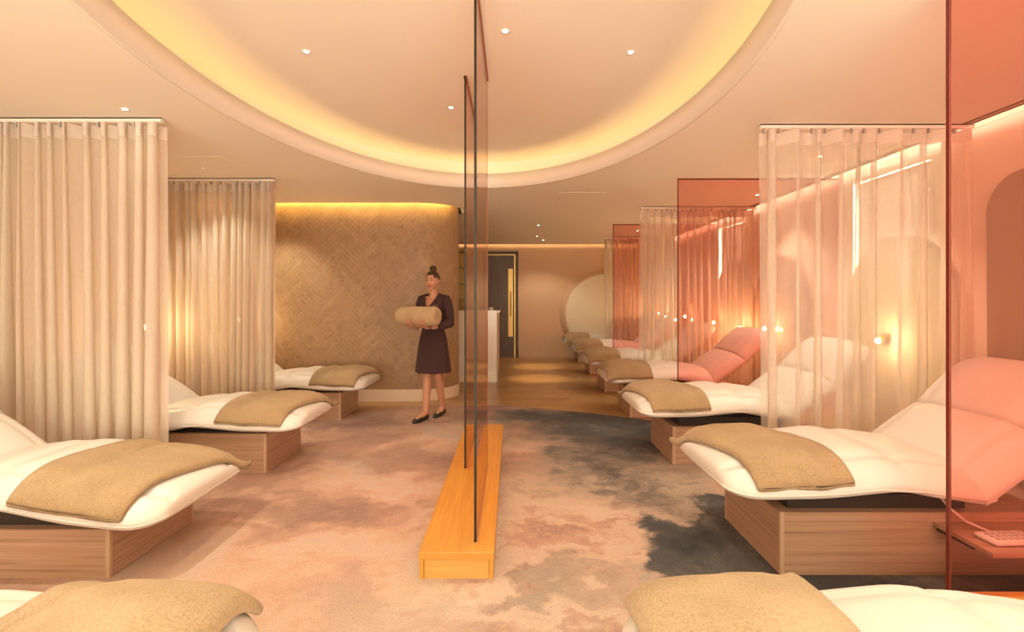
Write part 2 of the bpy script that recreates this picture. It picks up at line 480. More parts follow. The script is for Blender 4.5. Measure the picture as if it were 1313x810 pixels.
# ceiling with the oval opening and the light slots
slot_w = 0.10
slotA = [wall_path(u) for u in [0.0] + [S0 * t / 6 for t in range(1, 7)] + [S0 + WR * PI * t / 20 for t in range(1, 14)]]
slotB = [wall_path(u, slot_w) for u in [0.0] + [S0 * t / 6 for t in range(1, 7)] + [S0 + WR * PI * t / 20 for t in range(1, 14)]]
slot_loop = slotA + slotB[::-1]
slot_loop = [(max(px, XL + 0.02), py) for px, py in slot_loop]
end_slot = [(-2.4, YE - 0.09), (XR - 0.2, YE - 0.09), (XR - 0.2, YE - 0.004), (-2.4, YE - 0.004)]
right_slot = [(XR - 0.115, -1.5), (XR - 0.005, -1.5), (XR - 0.005, YE - 0.3), (XR - 0.115, YE - 0.3)]
outer = [(XL - .1, YB - .1), (XR + .1, YB - .1), (XR + .1, YE + .1), (XL - .1, YE + .1)]
ceiling = tag(obj('ceiling', poly_sheet(outer, [oval(0.0), slot_loop, end_slot, right_slot], ZC), M['ceiling']), kind='structure')
bm = bmesh.new()
prism(bm, oval(0.26), ZT, ZT + 0.04)
rec = tag(obj('recess_panel', bm, M['ceiling'], ceiling))
bm = bmesh.new()
a, b = oval(0.26), oval(0.0)
va = [bm.verts.new((*p, ZC + 0.004)) for p in a]; vb = [bm.verts.new((*p, ZT)) for p in a]; vi = [bm.verts.new((*p, ZC + 0.004)) for p in b]
for i in range(len(a)):
    j = (i + 1) % len(a)
    bm.faces.new((va[i], va[j], vb[j], vb[i])); bm.faces.new((va[i], vi[i], vi[j], va[j]))
obj('recess_side', bm, M['ceiling'], ceiling, True)
bm = bmesh.new()
o0, o1 = oval(0.0), oval(0.03)
q = [[bm.verts.new((*p, z)) for p in lp] for lp, z in ((o0, ZC - .003), (o0, ZC + .155), (o1, ZC + .155), (o1, ZC - .003))]
for k in range(4):
    A, B = q[k], q[(k + 1) % 4]
    for i in range(len(o0)):
        j = (i + 1) % len(o0); bm.faces.new((A[i], A[j], B[j], B[i]))
tag(obj('trim_1', bm, M['ceiling'], None, True), kind='structure')
bm = bmesh.new(); tube(bm, [(*p, ZC + .075) for p in oval(0.13, 72)], 0.012, 6, closed=True)
tag(obj('light_strip', bm, M['led_yellow']), 'amber light strip hidden in the oval ceiling recess', 'light strip')

boxo('roof_slab', (XL - .2, XR + .2, YB - .2, YE + .2, 3.0, 3.1), M['slab'], ceiling)  # unseen slab added over the ceiling to keep daylight from leaking in
# slot boxes above the ceiling (closed above) and their strips
bm = bmesh.new()
lo = slotB; hi = [wall_path(u, slot_w + 0.12) for u in [0.0] + [S0 * t / 6 for t in range(1, 7)] + [S0 + WR * PI * t / 20 for t in range(1, 14)]]
v0 = [bm.verts.new((*p, ZC + 0.006)) for p in lo]; v1 = [bm.verts.new((*p, ZC + 0.006)) for p in hi]; v2 = [bm.verts.new((*p, 2.84)) for p in hi]; v3 = [bm.verts.new((*p, 2.84)) for p in slotA]
for A, B in ((v0, v1), (v1, v2), (v2, v3)):
    for i in range(len(A) - 1): bm.faces.new((A[i], A[i + 1], B[i + 1], B[i]))
bm.faces.new((v0[-1], v1[-1], v2[-1], v3[-1]))
obj('slot_box', bm, M['ceiling'], ceiling)
bm = bmesh.new(); tube(bm, [(*wall_path(u, slot_w + 0.03), ZC + 0.085) for u in [0.1 + (S0 - 0.1) * t / 6 for t in range(7)] + [S0 + WR * PI * t / 20 for t in range(1, 7)]], 0.012, 6)
tag(obj('light_strip', bm, M['led_gold']), 'amber light strip in the slot above the chevron wall', 'light strip')
bm = bmesh.new(); box(bm, -2.4, XR - .2, YE - .25, YE - .004, 2.84, 2.86); box(bm, -2.4, XR - .2, YE - .26, YE - .25, ZC + .004, 2.86)
obj('slot_box', bm, M['ceiling'], ceiling)
bm = bmesh.new(); tube(bm, [(-2.3, YE - .13, ZC + .03), (XR - .25, YE - .13, ZC + .03)], 0.01, 6)
tag(obj('light_strip', bm, M['led_warm']), 'warm light strip in the slot above the end wall and door', 'light strip')
bm = bmesh.new(); box(bm, XR - .30, XR - .004, -1.5, YE - .3, 2.80, 2.82); box(bm, XR - .31, XR - .30, -1.5, YE - .3, ZC + .004, 2.82)
obj('slot_box', bm, M['ceiling'], ceiling)
bm = bmesh.new(); tube(bm, [(XR - .16, -1.4, ZC + .025), (XR - .16, YE - .35, ZC + .025)], 0.012, 6)
tag(obj('light_strip', bm, M['led_white']), 'warm white light strip in the slot above the right wall', 'light strip')
bm = bmesh.new()
for k in range(2): box(bm, XR - .125 - .05 * k - .012, XR - .125 - .05 * k, -1.5, YE - .3, ZC - 0.008, ZC + 0.001)
tag(obj('trim_2', bm, M['grille']), kind='structure')

# walls
def wall(name, b, m='wall'):
    return tag(boxo(name, b, M[m]), kind='structure')
wall('wall_left', (XL - .15, XL, YB, WY + 1.0, -0.012, 3.0))
wall('wall_front', (XL - .15, XR + .15, YB - .15, YB, -0.012, 3.0), 'wall_light')
wall('wall_end', (-2.6, XR + .15, YE, YE + .15, -0.012, 3.0))
wall('wall_hall', (-2.75, -2.6, WY + 1.0, YE + .15, -0.012, 3.0))
# right wall with window openings
wins = [(4.12, 5.05), (7.40, 8.35)]
bm = bmesh.new()
zc0, zc1 = 1.28, 2.50
yy = YB
for (wa, wb) in wins:
    box(bm, XR, XR + .15, yy, wa, -0.012, 3.0)
    box(bm, XR, XR + .15, wa, wb, -0.012, zc0); box(bm, XR, XR + .15, wa, wb, zc1, 3.0)
    yy = wb
box(bm, XR, XR + .15, yy, YE, -0.012, 3.0)
tag(obj('wall_right', bm, M['wall_light']), kind='structure')
for i, (wa, wb) in enumerate(wins):
    f = bmesh.new()
    for b in ((wa, wa + .05, zc0, zc1), (wb - .05, wb, zc0, zc1), (wa + .05, wb - .05, zc0, zc0 + .05), (wa + .05, wb - .05, zc1 - .05, zc1)):
        box(f, XR + .09, XR + .13, b[0], b[1], b[2], b[3])
    wn = tag(obj('window_%d' % (i + 1), f, M['window_frame']), kind='structure')
    boxo('pane', (XR + .105, XR + .112, wa + .05, wb - .05, zc0 + .05, zc1 - .05), M['clear'], wn)
    where = 'second' if i == 0 else 'fourth'
    bl = thing('roller_blind', 'white roller blind glowing over the window behind the %s right lounger' % where, 'blind', (XR, wa, 0))
    b2 = bmesh.new(); box(b2, 0.030, 0.033, 0.0, wb - wa - 0.055, zc0 - .0, zc1 - 0.02); obj('cloth', b2, M['blind'], bl)
    b2 = bmesh.new(); tube(b2, [(0.045, 0.02, zc1 - .035), (0.045, wb - wa - .06, zc1 - .035)], 0.022, 12); obj('roller', b2, M['window_frame'], bl)
    b2 = bmesh.new()
    for k in range(34): ball(b2, (0.016, wb - wa - 0.062, zc1 - 0.04 - k * 0.034), 0.011, 8, 6)
    tag(obj('bead_chain', b2, M['bead'], bl, True), kind='stuff')

# chevron wall: core, boards, skirting
us = [0.0] + [S0 * t / 4 for t in range(1, 5)] + [S0 + WR * PI * t / 24 for t in range(1, 25)]
bm = bmesh.new()
lp = [wall_path(u) for u in us]
lp = lp + [(XL, WY + 2 * WR)]
prism(bm, lp, -0.012, 3.0)
cw = tag(obj('wall_chevron', bm, M['board_b']), kind='structure')
CWID, HB = 0.257, 0.070
ZB0, ZB1 = 0.155, 2.64
col = 0
cands = []
u = 0.55
while u < S0 + WR * 2.15:
    sgn = 1 if col % 2 == 0 else -1
    k = -6
    while True:
        z = ZB0 - CWID + k * HB
        if z > ZB1: break
        cands.append((u, u + CWID, z, sgn)); k += 1
    u += CWID; col += 1
stuff = {k: bmesh.new() for k in 'abc'}
count = 0
def board(bm, ua, ub, z, sgn, th):
    g = 0.0007
    n = 1 if ub < S0 else 4
    tops, bots = [], []
    for j in range(n + 1):
        t = j / n; uu = ua + 0.0002 + (ub - ua - 0.0004) * t
        zz = z + (t if sgn > 0 else 1 - t) * CWID
        za, zb = max(ZB0, min(ZB1, zz + g)), max(ZB0, min(ZB1, zz + HB - g))
        fr, bk = wall_path(uu, th), wall_path(uu, -0.002)
        tops.append((bm.verts.new((*fr, zb)), bm.verts.new((*bk, zb))))
        bots.append((bm.verts.new((*fr, za)), bm.verts.new((*bk, za))))
    for j in range(n):
        bm.faces.new((bots[j][0], bots[j + 1][0], tops[j + 1][0], tops[j][0]))
        bm.faces.new((tops[j][0], tops[j + 1][0], tops[j + 1][1], tops[j][1]))
        bm.faces.new((bots[j][1], bots[j + 1][1], bots[j + 1][0], bots[j][0]))
    bm.faces.new((bots[0][0], tops[0][0], tops[0][1], bots[0][1]))
    bm.faces.new((bots[n][0], bots[n][1], tops[n][1], tops[n][0]))
for (ua, ub, z, sgn) in cands:
    if z + HB + CWID < ZB0 + 0.01 or z > ZB1 - 0.01: continue
    th = 0.009 + random.choice((0, 0.0008, 0.0016))
    kk = random.choice('aabbbc')
    mid = z + CWID / 2
    whole = z > ZB0 and z + CWID + HB < ZB1
    if count < 300 and whole and ua > 1.30 and ub < S0 + 0.6:
        b2 = bmesh.new(); board(b2, ua, ub, z, sgn, th)
        obj('board', b2, M['board_' + kk], cw); count += 1
    else:
        board(stuff[kk], ua, ub, z, sgn, th)
for kk in 'abc':
    tag(obj('board_field', stuff[kk], M['board_' + kk], cw), kind='stuff')
bm = bmesh.new()
uu = [0.0] + [S0 * t / 4 for t in range(1, 5)] + [S0 + WR * PI * t / 24 for t in range(1, 20)]
fr = [wall_path(u_, 0.022) for u_ in uu]; bk = [wall_path(u_, 0.0) for u_ in uu]
prism(bm, fr + bk[::-1], 0.0, 0.155)
tag(obj('baseboard_chevron', bm, M['skirting']), kind='structure')
tag(boxo('baseboard_end', (0.17, XR, YE - .015, YE, 0.0, 0.11), M['wall']), kind='structure')

# door in the end wall
dx0, dx1, dzt = -0.66, 0.145, 2.44
bm = bmesh.new()
for b in ((dx0, dx0 + .065, 0, dzt), (dx1 - .065, dx1, 0, dzt), (dx0 + .065, dx1 - .065, dzt - .065, dzt)):
    box(bm, b[0], b[1], YE - .05, YE, b[2], b[3])
door = tag(obj('door_1', bm, M['door_frame']), kind='structure')
bm = bmesh.new()
for b in ((dx0 + .065, dx0 + .095, 0, dzt - .065), (dx1 - .095, dx1 - .065, 0, dzt - .065), (dx0 + .095, dx1 - .095, dzt - .09, dzt - .065)):
    box(bm, b[0], b[1], YE - .056, YE - .002, b[2], b[3])
obj('brass_inlay', bm, M['brass'], door)
boxo('door_leaf', (dx0 + .097, dx1 - .097, YE - .03, YE - .002, 0.005, dzt - .092), M['door'], door)
pp = boxo('pull_plate', (-0.085, 0.02, YE - .036, YE - .03, 0.48, 2.04), M['brass'], door)
bm = bmesh.new(); box(bm, -0.045, -0.015, YE - .085, YE - .06, 0.95, 1.52, .006); box(bm, -0.04, -0.02, YE - .062, YE - .034, 1.0, 1.03); box(bm, -0.04, -0.02, YE - .062, YE - .034, 1.44, 1.47)
obj('pull_handle', bm, M['dark_brass'], pp)

# pale half round disc on the end wall
t = thing('round_headboard', 'large pale round headboard disc on the end wall by the door', 'headboard', (2.12, YE, 1.0))
bm = bmesh.new()
bmesh.ops.create_cone(bm, cap_ends=True, segments=72, radius1=1.03, radius2=0.925, depth=0.14, matrix=Matrix.Translation((0, -0.071, 0)) @ Matrix.Rotation(PI / 2, 4, 'X'))
obj('rim', bm, M['wall'], t, False)
bm = bmesh.new()
bmesh.ops.create_cone(bm, cap_ends=True, segments=72, radius1=0.905, radius2=0.89, depth=0.02, matrix=Matrix.Translation((0, -0.152, 0)) @ Matrix.Rotation(PI / 2, 4, 'X'))
obj('face_panel', bm, M['disc'], t)

# arched headboards on the right wall
def arch(yc, hw, ztop, label, r=None):
    bm = bmesh.new()
    n = 28; r = r or hw; c = hw - r
    loop = [(yc - hw, 0.12), (yc + hw, 0.12)] + [(yc + c + r * math.cos(PI * i / n), ztop - r + r * math.sin(PI * i / n)) for i in range(n // 2 + 1)] + [(yc - c + r * math.cos(PI * i / n), ztop - r + r * math.sin(PI * i / n)) for i in range(n // 2, n + 1)]
    a = [bm.verts.new((XR - 0.001, p, z)) for p, z in loop]; b = [bm.verts.new((XR - 0.06, p, z)) for p, z in loop]
    k = len(loop)
    for i in range(k): bm.faces.new((a[i], a[(i + 1) % k], b[(i + 1) % k], b[i]))
    fb = bm.faces.new(b); bm.faces.new(a[::-1])
    bmesh.ops.bevel(bm, geom=list(fb.edges), offset=0.012, segments=2, affect='EDGES')
    tag(obj('arched_headboard', bm, M['arch']), label, 'headboard', 'arched headboards along the right wall')
arch(2.88, 0.69, 2.20, 'tall sand arched headboard seen through the nearest salmon glass', 0.26)
arch(4.42, 0.62, 1.90, 'sand arched headboard in front of the blind behind the near right curtain')
arch(6.35, 0.62, 1.90, 'sand arched headboard behind the middle salmon glass screen')
arch(7.70, 0.62, 1.90, 'sand arched headboard behind the middle right curtain')
arch(9.47, 0.62, 1.90, 'sand arched headboard behind the farthest salmon glass screen')

# ------------------------------------------------------------------ loungers
HW = 0.43          # half width of a mattress
TH = 0.155
PROF = [(0.0, .385), (0.4, .392), (0.80, .425), (1.0, .392), (1.2, .362)]
RC = 0.14
SEAMS = (0.46, 0.83)
def prof(s, v):
    dz, fd = v
    t = min(1, max(0, s / 0.95))
    return lerp_profile(PROF, s) + dz - fd * (1 - t * t * (3 - 2 * t))
def foot_scale(s):
    if s > 1.13: return max(0.25, math.sqrt(max(0, 1 - ((s - 1.13) / 0.105) ** 2)))
    return 1.0 if s >= 0.20 else 0.28 + 0.72 * math.sqrt(max(0, 1 - (1 - max(s, 0) / 0.20) ** 2)) ** 0.9
def half_w(s):
    return HW if s >= RC else HW - RC + math.sqrt(max(0, RC * RC - (RC - max(s, 0)) ** 2))
def puff(s):
    p = 0.024 * min(1, max(0, s) / 0.2)
    for k in SEAMS: p -= 0.022 * math.exp(-((s - k) / 0.05) ** 2) + 0.020 * math.exp(-((s - k) / 0.010) ** 2)
    return p
def top_z(s, y, dz):
    """height of the upholstery at (s, y), used to lay the towels"""
    wv = half_w(s); e = wv - abs(y)
    zb = prof(max(s, 0), dz)
    T = TH * foot_scale(s)
    zb += (1 - foot_scale(s)) * 0.35 * TH
    q = abs(y) / wv
    if q <= 1: f = dome(q)
    else: f = 0.30 - (q - 1) * wv * 4.0
    if s < 0: f += s * 4
    f = max(f, 0.02)
    return zb + T * f + puff(s) * max(0, 1 - q ** 3)

def groove(q):
    return -0.016 * math.exp(-((q - 0.66) / 0.045) ** 2)
def dome(q):
    return 0.30 + 0.70 * max(0.0, 1 - q ** 4.2) ** 0.75
def slab(bm, stations, tops, hw_f, puff_f, t_f, m=80):
    """stations: (point, normal, s); loft of puffed rounded cross sections"""
    rings = []
    for (P, Nn, s) in stations:
        wv, T, pf = hw_f(s), t_f(s), puff_f(s)
        ring = []
        for j in range(m):
            a = 2 * PI * j / m
            ca, sa = math.cos(a), math.sin(a)
            y = wv * math.copysign(abs(ca) ** 0.6, ca)
            q = min(1.0, abs(y / max(wv, 1e-4)))
            if sa >= 0: h = dome(q) * T + pf * (1 - q ** 3) + (groove(q) if T > 0.1 else 0)
            else: h = 0.30 * T * (1 - abs(sa) ** 0.35)
            ring.append(bm.verts.new((P[0] + Nn[0] * h, y, P[1] + Nn[1] * h)))
        rings.append(ring)
    for i in range(len(rings) - 1):
        A, B = rings[i], rings[i + 1]
        for j in range(m): bm.faces.new((A[j], A[(j + 1) % m], B[(j + 1) % m], B[j]))
    bm.faces.new(rings[0][::-1]); bm.faces.new(rings[-1])

def stat(f, s0, s1, n):
    out = []
    for i in range(n + 1):
        t = i / n; s = s0 + (s1 - s0) * t
        p = f(s); q0, q1 = f(s - 0.01), f(s + 0.01)
        dx, dz_ = q1[0] - q0[0], q1[1] - q0[1]; L = math.hypot(dx, dz_)
        out.append((p, (-dz_ / L, dx / L), s))
    return out

def make_lounger(dz):
    parts = []
    def P(name, bm, mat, smooth=True, parent=None):
        bmesh.ops.recalc_face_normals(bm, faces=bm.faces[:])
        me = bpy.data.meshes.new(name); bm.to_mesh(me); bm.free(); me.materials.append(mat)
        if smooth:
            for p in me.polygons: p.use_smooth = True
        parts.append((name, me, parent))
    f = lambda s: (s, prof(s, dz))
    ss = [0.0, 0.006, 0.015, 0.03, 0.05, 0.08, 0.11, 0.14, 0.18] + [0.18 + (1.2 - 0.18) * i / 44 for i in range(1, 45)] + [1.21, 1.22, 1.228, 1.232]
    st = []
    for s in ss:
        p = f(s); a, b = f(s - .02), f(s + .02)
        L = math.hypot(b[0] - a[0], b[1] - a[1]); st.append((p, (-(b[1] - a[1]) / L, (b[0] - a[0]) / L), s))
    # the foot end rises from below: bottom lifts as the thickness shrinks
    st = [((p[0] + 0.0, p[1] + (1 - foot_scale(s)) * 0.35 * TH), n_, s) for p, n_, s in st]
    bm = bmesh.new(); slab(bm, st, None, half_w, puff, lambda s: TH * foot_scale(s)); P('mattress', bm, M['white_leather'])
    # backrest, two sections
    h0 = (1.2, prof(1.2, dz))
    a1, a2, l1, l2 = math.radians(36), math.radians(42), 0.44, 0.45
    h1 = (h0[0] + l1 * math.cos(a1), h0[1] + l1 * math.sin(a1))
    def rnd(s, L, r=0.06, head=False): 
        e = min(s, L - s)
        return 1.0 if e >= r else (0.86 + 0.14 * math.sqrt(max(0, 1 - (1 - max(e, 0) / r) ** 2)) if L < 0.48 and not head else 0.45 + 0.55 * math.sqrt(max(0, 1 - (1 - max(e, 0) / r) ** 2)))
    f1 = lambda s: (h0[0] + s * math.cos(a1), h0[1] + s * math.sin(a1))
    f2 = lambda s: (h1[0] + s * math.cos(a2), h1[1] + s * math.sin(a2))
    bm = bmesh.new()
    slab(bm, stat(f1, 0.0, l1, 22), None, lambda s: HW, lambda s: 0.028 * math.sin(PI * min(1, max(0, (s + .03) / (l1 + .03)))) , lambda s: TH * rnd(s + .03, l1 + .03)); P('backrest', bm, M['white_leather'])
    def hw2(s):
        e = l2 - s
        return HW if e >= 0.15 else HW - 0.15 + math.sqrt(max(0, 0.15 ** 2 - (0.15 - max(e, 0)) ** 2))
    bm = bmesh.new()
    slab(bm, stat(f2, 0.0, l2, 24), None, hw2, lambda s: 0.030 * math.sin(PI * min(1, max(0, s / l2))), lambda s: TH * rnd(s, l2, 0.09 if s > l2 / 2 else 0.05, s > l2 / 2)); P('headrest', bm, M['white_leather'])
    # welt around the lower edge
    pts = []
    for s in [1.18, 0.9, 0.7, 0.5, 0.35, 0.25, 0.18, 0.13, 0.09, 0.06, 0.035, 0.016, 0.005]:
        z = f(s)[1] + (1 - foot_scale(s)) * 0.35 * TH + 0.035 * foot_scale(s)
        pts.append((s, half_w(s) * 0.985 + 0.004, z))
    bm = bmesh.new(); tube(bm, pts + [(p[0] - 0.002, -p[1], p[2]) for p in pts[::-1]], 0.006, 6); P('piping', bm, M['piping'], True, 'mattress')
    bx0, bx1, bw, bh = 0.28, 1.62, 0.32, (0.305 if dz[1] == 0 else 0.235)
    bm = bmesh.new(); box(bm, bx0 + .0, bx1, -bw, bw, 0.0, bh)
    bm.faces.ensure_lookup_table()
    P('base', bm, M['walnut'], False)
    bm = bmesh.new(); box(bm, bx0 - .004, bx0 + .001, -bw + .02, bw - .02, 0.001, bh - .001); P('end_panel', bm, M['walnut_y'], False, 'base')
    for sy in (-1, 1):
        bm = bmesh.new(); box(bm, bx0 - .0042, bx0 + .016, sy * bw - (.018 if sy > 0 else .0012), sy * bw + (.0012 if sy > 0 else .018), 0.0008, bh + .0008); P('corner_strip', bm, M['strip'], False, 'base')
    bm = bmesh.new()
    box(bm, 0.34, 1.22, -0.27, 0.27, bh - .01, f(1.2)[1] + .012)
    box(bm, 0.55, 0.95, -0.24, 0.24, f(1.2)[1] + .0, f(0.8)[1] + .012)
    P('support_frame', bm, M['dark_metal'], False)
    for sy in (-.2, .2):
        bm = bmesh.new(); tube(bm, [(1.15, sy, bh - .02), (1.45, sy, h0[1] + .22)], 0.014, 8)
        P('lift_arm', bm, M['dark_metal'])
    return parts
VAR = {'R': (0.0, 0.0), 'L': (-0.06, 0.0), 'Q': (-0.06, 0.075)}
PROTO = {k: make_lounger(v) for k, v in VAR.items()}

def place_lounger(side, foot_x, near_y, label):
    grp = 'white loungers on the %s side' % ('right' if side == 'R' else 'left')
    t = thing('spa_lounger', label, 'lounger', (foot_x, near_y + HW, 0.0052), 0 if side == 'R' else PI, grp)
    made = {}
    for name, me, par in PROTO[side]:
        o = bpy.data.objects.new(name, me); C.objects.link(o)
        o.parent = made[par] if par else t
        made.setdefault(name, o)
    return t

def towel(side, foot_x, near_y, s0, s1, ya, yb, label, mat='towel', seed=0, skew=0.05, layers=2, thick=0.02, lump=0.006):
    """a towel folded to a flat bundle, laid across the foot end. s along the lounger, y from ya (camera side) to yb (far)"""
    dz = VAR[side]
    sg = 1 if side == 'R' else -1
    wdt = s1 - s0
    # closed section loop of the folded cloth in (a, h): fold at a = 0, open edges at a = wdt
    gap = 0.002
    hh = thick
    loop = []
    n = 14
    def seg(h, rev):
        r = [(wdt * i / n, h) for i in range(n + 1)]
        return r[::-1] if rev else r
    loop += seg(2 * hh + gap, True)                        # top outside, from the open edge to the fold
    loop += [(-hh * math.sin(PI * k / 6), hh + gap / 2 + (hh + gap / 2) * math.cos(PI * k / 6)) for k in range(1, 6)]
    loop += seg(0.0, False)                                # underside
    loop += [(wdt + .006, hh * .5)]
    inner = [(a, hh) for a, _ in seg(0, True)][:-1]
    loop += inner + [(0.004, hh + gap / 2)] + [(a, hh + gap) for a, _ in inner[::-1]]
    loop += [(wdt + .004, hh * 1.5 + gap)]
    bm = bmesh.new()
    rings = []
    K = 46
    off = Vector((seed * 3.1, seed * 1.7, 0))
    rs = [0.0, 0.1, 0.3] + list(range(1, K)) + [K - 0.3, K - 0.1, K]
    for k in rs:
        t = k / K
        y = ya + (yb - ya) * t
        endr = min(1, min(t, 1 - t) / 0.012); endr = 0.55 + 0.45 * math.sqrt(max(0, 1 - (1 - endr) ** 2))
        ring = []
        for (a, h) in loop:
            s = s0 + a + skew * (0.5 - t) + 0.010 * noise.noise(Vector((t * 3, 0.3, 0)) + off)
            yy_ = y + 0.010 * noise.noise(Vector((a * 6, 5 + (0 if t < .5 else 3), 0)) + off)
            lim = half_w(max(s, 0.07)) + 0.03
            yy_ = max(-lim, min(lim, yy_))
            z = 0
            # a soft sheet: mean height around the point
            for ds, dy in ((0, 0), (-.02, 0), (.02, 0), (0, -.03), (0, .03)):
                z += top_z(s + ds, yy_ + dy, dz) / 5
            hc = hh + gap / 2
            z += hc + (h - hc) * endr + 0.004 + lump * (noise.noise(Vector((s * 5, yy_ * 5, 0.2)) + off) + 0.4) + 0.0025 * noise.noise(Vector((s * 30, yy_ * 30, h * 30)) + off)
            ring.append(bm.verts.new((foot_x + sg * s, near_y + HW + yy_, z + 0.0052)))
        rings.append(ring)
    m = len(loop)
    for i in range(len(rings) - 1):
        A, B = rings[i], rings[i + 1]
        for j in range(m): bm.faces.new((A[j], A[(j + 1) % m], B[(j + 1) % m], B[j]))
    bm.faces.new(rings[0][::-1]); bm.faces.new(rings[-1])
    o = obj('folded_towel', bm, M[mat], None, True)
    tag(o, label, 'towel', 'folded towels on the loungers')
    return o

ordn = ['nearest', 'second', 'third', 'fourth', 'fifth', 'sixth', 'farthest']
R = [(0.30, 0.63, 'white lounger at the bottom right corner of the photo, only its foot end showing'),
     (1.03, 2.36, 'white lounger beside the nearest salmon glass, a pull-out shelf at its base'),
     (1.03, 4.01, 'white lounger just behind the near right curtain, foot past the carpet edge'),
     (1.06, 5.63, 'white lounger whose backrest shows pink through the middle salmon glass'),
     (1.06, 7.20, 'fourth white lounger on the right, behind the middle right curtain'),
     (1.11, 8.91, 'fifth white lounger on the right, next to last in the row'),
     (1.12, 10.56, 'farthest white lounger on the right in front of the round disc')]
RT = [(0.03, 0.47, -.30, .44, 'pale', -0.05, 'fluffy pale tan towel at the bottom edge right of the wooden plinth'),
      (0.06, 0.49, -.435, .475, '', 0.15, 'tan towel folded over the foot of the lounger beside nearest salmon glass'),
      (0.05, 0.49, -.435, .455, '', 0.10, 'tan towel on the lounger just behind the near right curtain'),
      (0.02, 0.50, -.435, .42, '', 0.02, 'tan towel on the lounger seen pink through the middle glass'),
      (0.03, 0.48, -.435, .42, '', 0.02, 'brown towel on the fourth lounger of the right row'),
      (0.02, 0.48, -.435, .42, '', 0.03, 'brown towel on the fifth lounger of the right row'),
      (0.02, 0.50, -.435, .42, '', 0.02, 'brown towel on the farthest right lounger by the round disc')]
for i, ((fx, ny, lab), (s0, s1, ya, yb, mt, sk, tl)) in enumerate(zip(R, RT)):
    place_lounger('R', fx, ny, lab)
    towel('R', fx, ny, s0, s1, ya, yb, tl, 'towel_pale' if mt else 'towel', i + 1, sk, thick=0.026 if i == 0 else 0.018, lump=0.014 if i == 0 else 0.006)
Lg = [(-0.74, 0.71, 'white lounger at the bottom left corner, mostly cut by the frame'),
      (-1.66, 2.33, 'white lounger in front of the near left curtain'),
      (-1.62, 3.80, 'white lounger between the two left curtains'),
      (-1.62, 5.50, 'white lounger in front of the chevron wood wall')]
LT = [(0.05, 0.50, -.30, .42, 'pale', 0.0, 'fluffy pale tan towel in the bottom left corner'),
      (0.08, 0.58, -.435, .48, '', 0.16, 'tan towel folded over the foot of the lounger before the near left curtain'),
      (0.06, 0.54, -.435, .47, '', 0.13, 'tan towel on the lounger between the two left curtains'),
      (0.06, 0.53, -.435, .45, '', 0.10, 'tan towel on the lounger in front of the chevron wall')]
for i, ((fx, ny, lab), (s0, s1, ya, yb, mt, sk, tl)) in enumerate(zip(Lg, LT)):
    sd = 'Q' if i == 1 else 'L'
    place_lounger(sd, fx, ny, lab)
    towel(sd, fx, ny, s0, s1, ya, yb, tl, 'towel_pale' if mt else 'towel', i + 11, sk, thick=0.026 if i == 0 else 0.018, lump=0.014 if i == 0 else 0.006)

# pull-out shelf and handset at the near right lounger
t = thing('pull_out_shelf', 'slim wooden shelf pulled out from the base beside the nearest salmon glass', 'shelf', (2.05, 2.16, 0.245))
boxo('board', (0, 0.62, 0, 0.34, 0.0, 0.02), M['walnut'], t, 0.002)
boxo('runner', (0.02, 0.06, 0.12, 0.325, -0.02, -0.001), M['dark_metal'], t)
t = thing('handset', 'white wired handset with rows of buttons lying on the pull-out shelf', 'remote control', (2.205, 2.27, 0.267), 0.05)
bm = bmesh.new(); box(bm, -0.095, 0.13, -0.055, 0.055, 0.0, 0.022, 0.009); obj('body', bm, M['remote'], t, True)
for ix in range(6):
    for iy in range(3):
        bm = bmesh.new(); box(bm, -0.07 + ix * .03, -0.05 + ix * .03, -0.036 + iy * .026, -0.02 + iy * .026, 0.021, 0.026, 0.003); obj('button', bm, M['button'], t)
bm = bmesh.new(); tube(bm, [(0.0, 0.054, 0.012), (-0.01, 0.09, 0.013), (-0.05, 0.13, 0.03), (-0.085, 0.17, 0.07), (-0.1, 0.21, 0.11), (-0.1, 0.26, 0.12)], 0.006, 8); obj('cord', bm, M['white_cord'], t, True)

